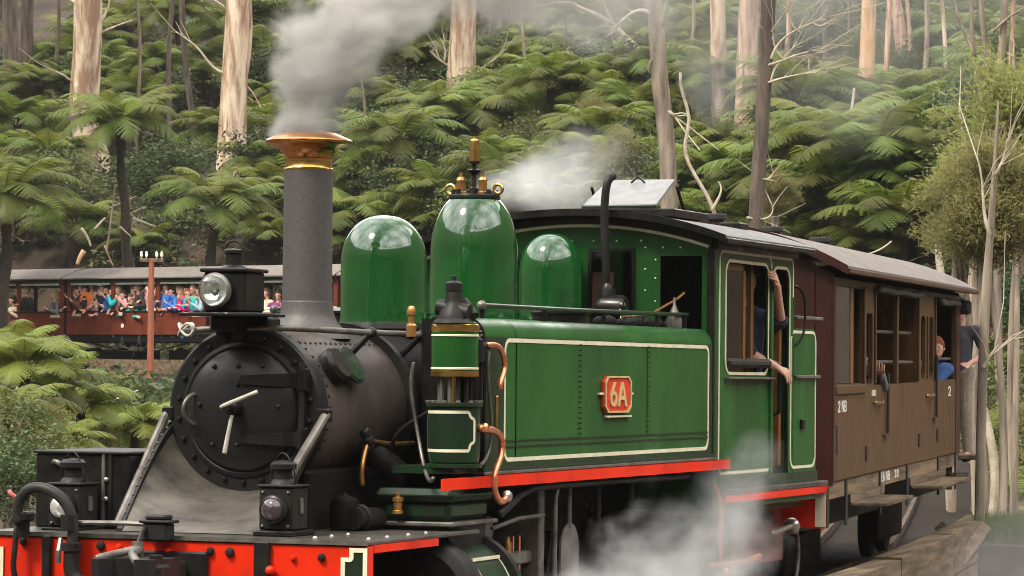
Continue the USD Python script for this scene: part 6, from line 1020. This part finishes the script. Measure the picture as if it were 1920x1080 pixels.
put('/World', 'grass', T(gv, np.arange(len(gv)).reshape(-1, 3)), M['grass'], label='short light green grass on the verge at the lower right', category='grass', kind='stuff')
# litter and low growth of the slope
rg = np.random.default_rng(77); pts, qs, scs, idx = [], [], [], []
for _ in range(2600):
    P_, t_ = hit(rg.uniform(-100, 2020), rg.uniform(-40, 560), 0, 40) if False else (None, None); break
XY = []
while len(XY) < 2400:
    a, b = rg.uniform(52, 128), rg.uniform(-.17, .17); P_ = CX[:2] + CW[:2] * a + CR[:2] * (a * b); d_, i_ = KT.query(P_)
    if d_ > 3.2: XY.append(P_)
XY = np.array(XY); Z = ground(XY)
UG = UsdGeom.PointInstancer.Define(stage, '/World/undergrowth'); pr0 = UG.GetPath().AppendChild('kinds'); UsdGeom.Scope.Define(stage, pr0)
c0 = trimesh.util.concatenate([blades(260, .55, .5, .13, rg, 9, .45, .2)]); usdkit.mesh(stage, str(pr0) + '/leaf_clump', c0, M['leaf_mid']); usdkit.mesh(stage, str(pr0) + '/brown_clump', blades(200, .6, .35, .15, rg, 8, .3, .2), M['leaf_brown'])
usdkit.mesh(stage, str(pr0) + '/dark_clump', blades(300, .7, .7, .14, rg, 9, .5, .2), M['leaf_dark']); usdkit.mesh(stage, str(pr0) + '/twigs', cat([tube([rg.uniform(-.7, .7, 3) * [1, 1, .2] + [0, 0, .15], rg.uniform(-.7, .7, 3) * [1, 1, .6] + [0, 0, .3]], .012, 4) for _ in range(7)]), M['deadwood'])
UG.CreatePrototypesRel().SetTargets([pr0.AppendChild(n_) for n_ in ('leaf_clump', 'brown_clump', 'dark_clump', 'twigs')])
UG.CreateProtoIndicesAttr(Vt.IntArray.FromNumpy(rg.choice([0, 1, 2, 3], len(XY), p=[.36, .2, .34, .1]).astype(np.int32))); UG.CreatePositionsAttr(Vt.Vec3fArray.FromNumpy(np.column_stack([XY, Z]).astype(np.float32)))
an = rg.uniform(0, 6.28, len(XY)); UG.CreateOrientationsAttr(Vt.QuathArray([Gf.Quath(math.cos(a / 2), 0, 0, math.sin(a / 2)) for a in an])); UG.CreateScalesAttr(Vt.Vec3fArray.FromNumpy(np.repeat(rg.uniform(.6, 1.5, (len(XY), 1)), 3, 1).astype(np.float32)))
data(UG.GetPrim(), kind='stuff', label='low leafy undergrowth, twigs and leaf litter covering the slope', category='undergrowth')
# trees standing behind and beside the viewer, seen only mirrored in the enamel domes
for i in range(9):
    a = math.radians(-78 + i * 19.5) + R.uniform(-.06, .06); d_ = R.uniform(17, 26); dr = -CW[:2] / np.linalg.norm(CW[:2]); dr = np.array([dr[0] * math.cos(a) - dr[1] * math.sin(a), dr[0] * math.sin(a) + dr[1] * math.cos(a)]); xy = CX[:2] + dr * d_
    z = float(ground(xy[None])[0]); t = thing('gum_tree', 'gum tree standing behind the viewer, mirrored in the green domes', 'tree', (xy[0], xy[1], z), group='trees behind the viewer')
    put(t, 'trunk', trunk_mesh([(0, 0, -.5), (.2, .1, 4), (.1, .3, 8), (.4, .2, 12)], [.36, .3, .26, .18], 12, .05, i), M['bark_pale'], True); x = thing('crown', loc=(.4, .2, 11.5), rz=i, scale=1.25, parent=t); stage.GetPrimAtPath(x).GetReferences().AddInternalReference(CROWN[i % 2])

for i in range(16):
    a = math.radians(-100 + i * 13.3) + R.uniform(-.1, .1); d_ = R.uniform(16, 32); xy = CX[:2] + np.array([dr0 * 1.0 for dr0 in (-(CW[0] * math.cos(a) - CW[1] * math.sin(a)), -(CW[0] * math.sin(a) + CW[1] * math.cos(a)))]) * d_
    copy_of(SHRUB['dark' if i % 2 else 'mid'][i % 2], 'shrub', 'large shrub on the slope behind the viewer, mirrored in the green domes', 'shrub', (xy[0], xy[1], float(ground(xy[None])[0]) - .1), i, R.uniform(1.2, 1.9), 'shrubs behind the viewer')

# ------------------------------------------------------------------ smoke and steam
def vapour(name, label, hull, axis0, axis1, r0, r1, dens, color, nscale, n_lo, n_hi, bend=1.0, soft=.55, wob=.8, aniso=.2, stretch=(1, 1, 1), absorb=None, axis=None):
    # density falls off round a straight or bent axis from axis0 to axis1; all in world space, broken up by noise
    a0, a1 = np.array(axis0, float), np.array(axis1, float); H_ = a1[2] - a0[2] if abs(a1[2] - a0[2]) > .3 else None
    nodes = {'g': ('geometry', {}), 'sx': ('separate_xyz', {}), 'n': ('noise_texture', {'scale': nscale, 'detail': 5.0, 'roughness': .58}), 'n2': ('noise_texture', {'scale': nscale * .45, 'detail': 2.0}), 'mp': ('mapping', {'scale': stretch})}
    links = [('g.position', 'mp.vector'), ('mp.vector', 'n.vector'), ('mp.vector', 'n2.vector'), ('g.position', 'sx.vector')]
    def m_(nm, typ, a, b, c=None):
        inp = {'math_type': typ}
        for k, v in (('value1', a), ('value2', b), ('value3', c)):
            if v is None: continue
            if isinstance(v, str): links.append((v, f'{nm}.{k}'))
            else: inp[k] = float(v)
        nodes[nm] = ('math', inp); return nm + '.value'
    d = a1 - a0; L_ = float(np.linalg.norm(d)); u = d / L_
    ax_ = axis or 'z' if axis or abs(u[2]) > .5 else ('x' if abs(u[0]) > abs(u[1]) else 'y'); k_ = 'xyz'.index(ax_)
    t = m_('t0', 'subtract', 'sx.' + ax_, a0[k_]); t = m_('t1', 'divide', t, a1[k_] - a0[k_]); nodes['tc'] = ('clamp', {'min': 0.0, 'max': 1.5}); links.append((t, 'tc.value')); t = 'tc.result'
    tb = m_('tb', 'power', t, bend); tot = None
    for j in [j for j in range(3) if j != k_]:
        c = m_(f'c{j}', 'multiply_add', tb, a1[j] - a0[j], a0[j]); e = m_(f'e{j}', 'subtract', 'sx.' + 'xyz'[j], c); e = m_(f'f{j}', 'multiply', e, e); tot = e if tot is None else m_('sum', 'add', tot, e)
    r = m_('rr', 'sqrt', tot, 0.0); rad = m_('rad', 'multiply_add', t, r1 - r0, r0); q = m_('q', 'divide', r, rad)
    w = m_('w', 'subtract', 'n.fac', .5); w2 = m_('w2', 'subtract', 'n2.fac', .5); q = m_('qq', 'multiply_add', w, -wob * 2, q); q = m_('q3', 'multiply_add', w2, -wob * 1.6, q)
    nodes['fo'] = ('map_range', {'range_type': 'smoothstep', 'from_min': 1.0, 'from_max': 1.0 - soft, 'to_min': 0.0, 'to_max': 1.0, 'clamp': True}); links.append((q, 'fo.value'))
    nodes['nd'] = ('map_range', {'from_min': n_lo, 'from_max': n_hi, 'to_min': .15, 'to_max': 1.0, 'clamp': True}); links.append(('n.fac', 'nd.value'))
    de = m_('de', 'multiply', 'fo.result', 'nd.result'); fade = m_('fd', 'multiply_add', t, -dens * .60, dens); de = m_('dd', 'multiply', de, fade)
    nodes['pv'] = ('principled_volume', {'color': color, 'anisotropy': aniso, **({'absorption_color': absorb} if absorb else {})}); links.append((de, 'pv.density'))
    put('/World', name, hull, mat(name + '_air' + str(USED.get(('/World', name), 0)), nodes, links, volume='pv.volume'), label=label, category='smoke' if 'smoke' in name else 'steam', kind='stuff')
def hullbox(a0, a1, r0, r1, pad=1.6, bend=1.0, n=8):
    a0, a1 = np.array(a0, float), np.array(a1, float); pts = []
    for t in np.linspace(0, 1, n):
        c = a0 + (a1 - a0) * (t ** bend if bend != 1 else t); d = a1 - a0; k = 2 if abs(d[2]) / np.linalg.norm(d) > .5 else (0 if abs(d[0]) > abs(d[1]) else 1); c[k] = a0[k] + d[k] * t; r = (r0 + (r1 - r0) * t) * pad; pts.append(m3.Manifold.sphere(float(r), 14).translate(tuple(map(float, c))))
    return m3.Manifold.batch_boolean([m3.Manifold.batch_hull([p_, q_]) for p_, q_ in zip(pts[:-1], pts[1:])], m3.OpType.Add)
SM0, SM1 = (1.61, 0, 3.10), (3.5, -.30, 4.40)
sm_a = np.array(SM0) + (np.array(SM1) - SM0) * np.array([1.4 ** 2.4, 1.4 ** 2.4, 1.4]); sm_h = m3.Manifold.batch_boolean([m3.Manifold.batch_hull([m3.Manifold.sphere(float(1.5 * (.17 + .72 * t)), 14).translate((SM0[0] + (SM1[0] - SM0[0]) * t ** 2.4, SM0[1] + (SM1[1] - SM0[1]) * t ** 2.4, SM0[2] + 1.3 * t)) for t in (ta, tb_)]) for ta, tb_ in zip(np.linspace(0, 1.4, 12)[:-1], np.linspace(0, 1.4, 12)[1:])], m3.OpType.Add) - m3.Manifold.cube((4, 4, 4), True).translate((1.61, 0, 1.15))
vapour('smoke_plume', 'grey smoke pouring up from the copper capped chimney and drifting right', sm_h, SM0, SM1, .185, .66, 17.0, (.74, .71, .66), 3.8, .36, .64, 2.4, .85, .75, axis='z')
ST0, ST1 = (4.2, -.05, 3.02), (8.2, .8, 3.35)
vapour('steam_plume', 'thin white steam blowing right from the safety valves', hullbox(ST0, ST1, .12, .42, 1.7), ST0, ST1, .10, .40, 1.2, (.96, .96, .95), 3.0, .42, .66, 1.0, .7, .8)
SB0, SB1 = (2.7, -1.70, .36), (5.0, -1.40, 1.12)
vapour('steam_cloud', 'white steam billowing up from the cylinders below the side tank', hullbox(SB0, SB1, .62, .38, 1.7), SB0, SB1, .62, .28, 3.4, (.97, .965, .95), 2.6, .44, .66, 1.0, .85, 1.15)
SR0, SR1 = (8.5, -2.2, .3), (22, -1.4, 1.0)
vapour('steam_haze', 'faint brownish steam lingering beside the trestle under the brown carriage', hullbox(SR0, SR1, .6, 1.3, 1.4), SR0, SR1, .6, 1.1, .12, (.93, .92, .90), 1.1, .42, .64, 1.0, .8, .8)
SD0, SD1 = (2.5, -.32, 4.02), (5.6, -.55, 4.42)
vapour('smoke_drift', 'thin grey smoke trailing right along the top from the chimney plume', hullbox(SD0, SD1, .28, .45, 1.5), SD0, SD1, .30, .42, 3.4, (.74, .71, .66), 2.6, .40, .64, 1.0, .85, .9)
v0, v1 = along(1500, 60, 70), along(1960, 20, 64)
vapour('smoke_drift', 'pale smoke drifting among the slim trunks at the top right', hullbox(v0, v1, 2.2, 3.4, 1.3), v0, v1, 2.2, 3.4, .085, (.95, .95, .93), .45, .40, .62, 1.0, .8, .7)
v0, v1 = along(960, 10, 60), along(1130, 60, 60)
vapour('smoke_drift', 'thin blue grey smoke wisp at the top centre', hullbox(v0, v1, .5, 1.0, 1.3), v0, v1, .45, .7, .4, (.93, .95, .97), 1.2, .40, .62, 1.0, .8, .8)

HZ = trimesh.creation.box((760, 720, 170)); HZ.apply_translation((90, 70, 60))
put('/World', 'haze', HZ, mat('valley_air', {'pv': ('principled_volume', {'color': (.92, .93, .90), 'density': 0.00014, 'anisotropy': .2})}, [], volume='pv.volume'), label='thin damp haze filling the forest valley', category='haze', kind='stuff')
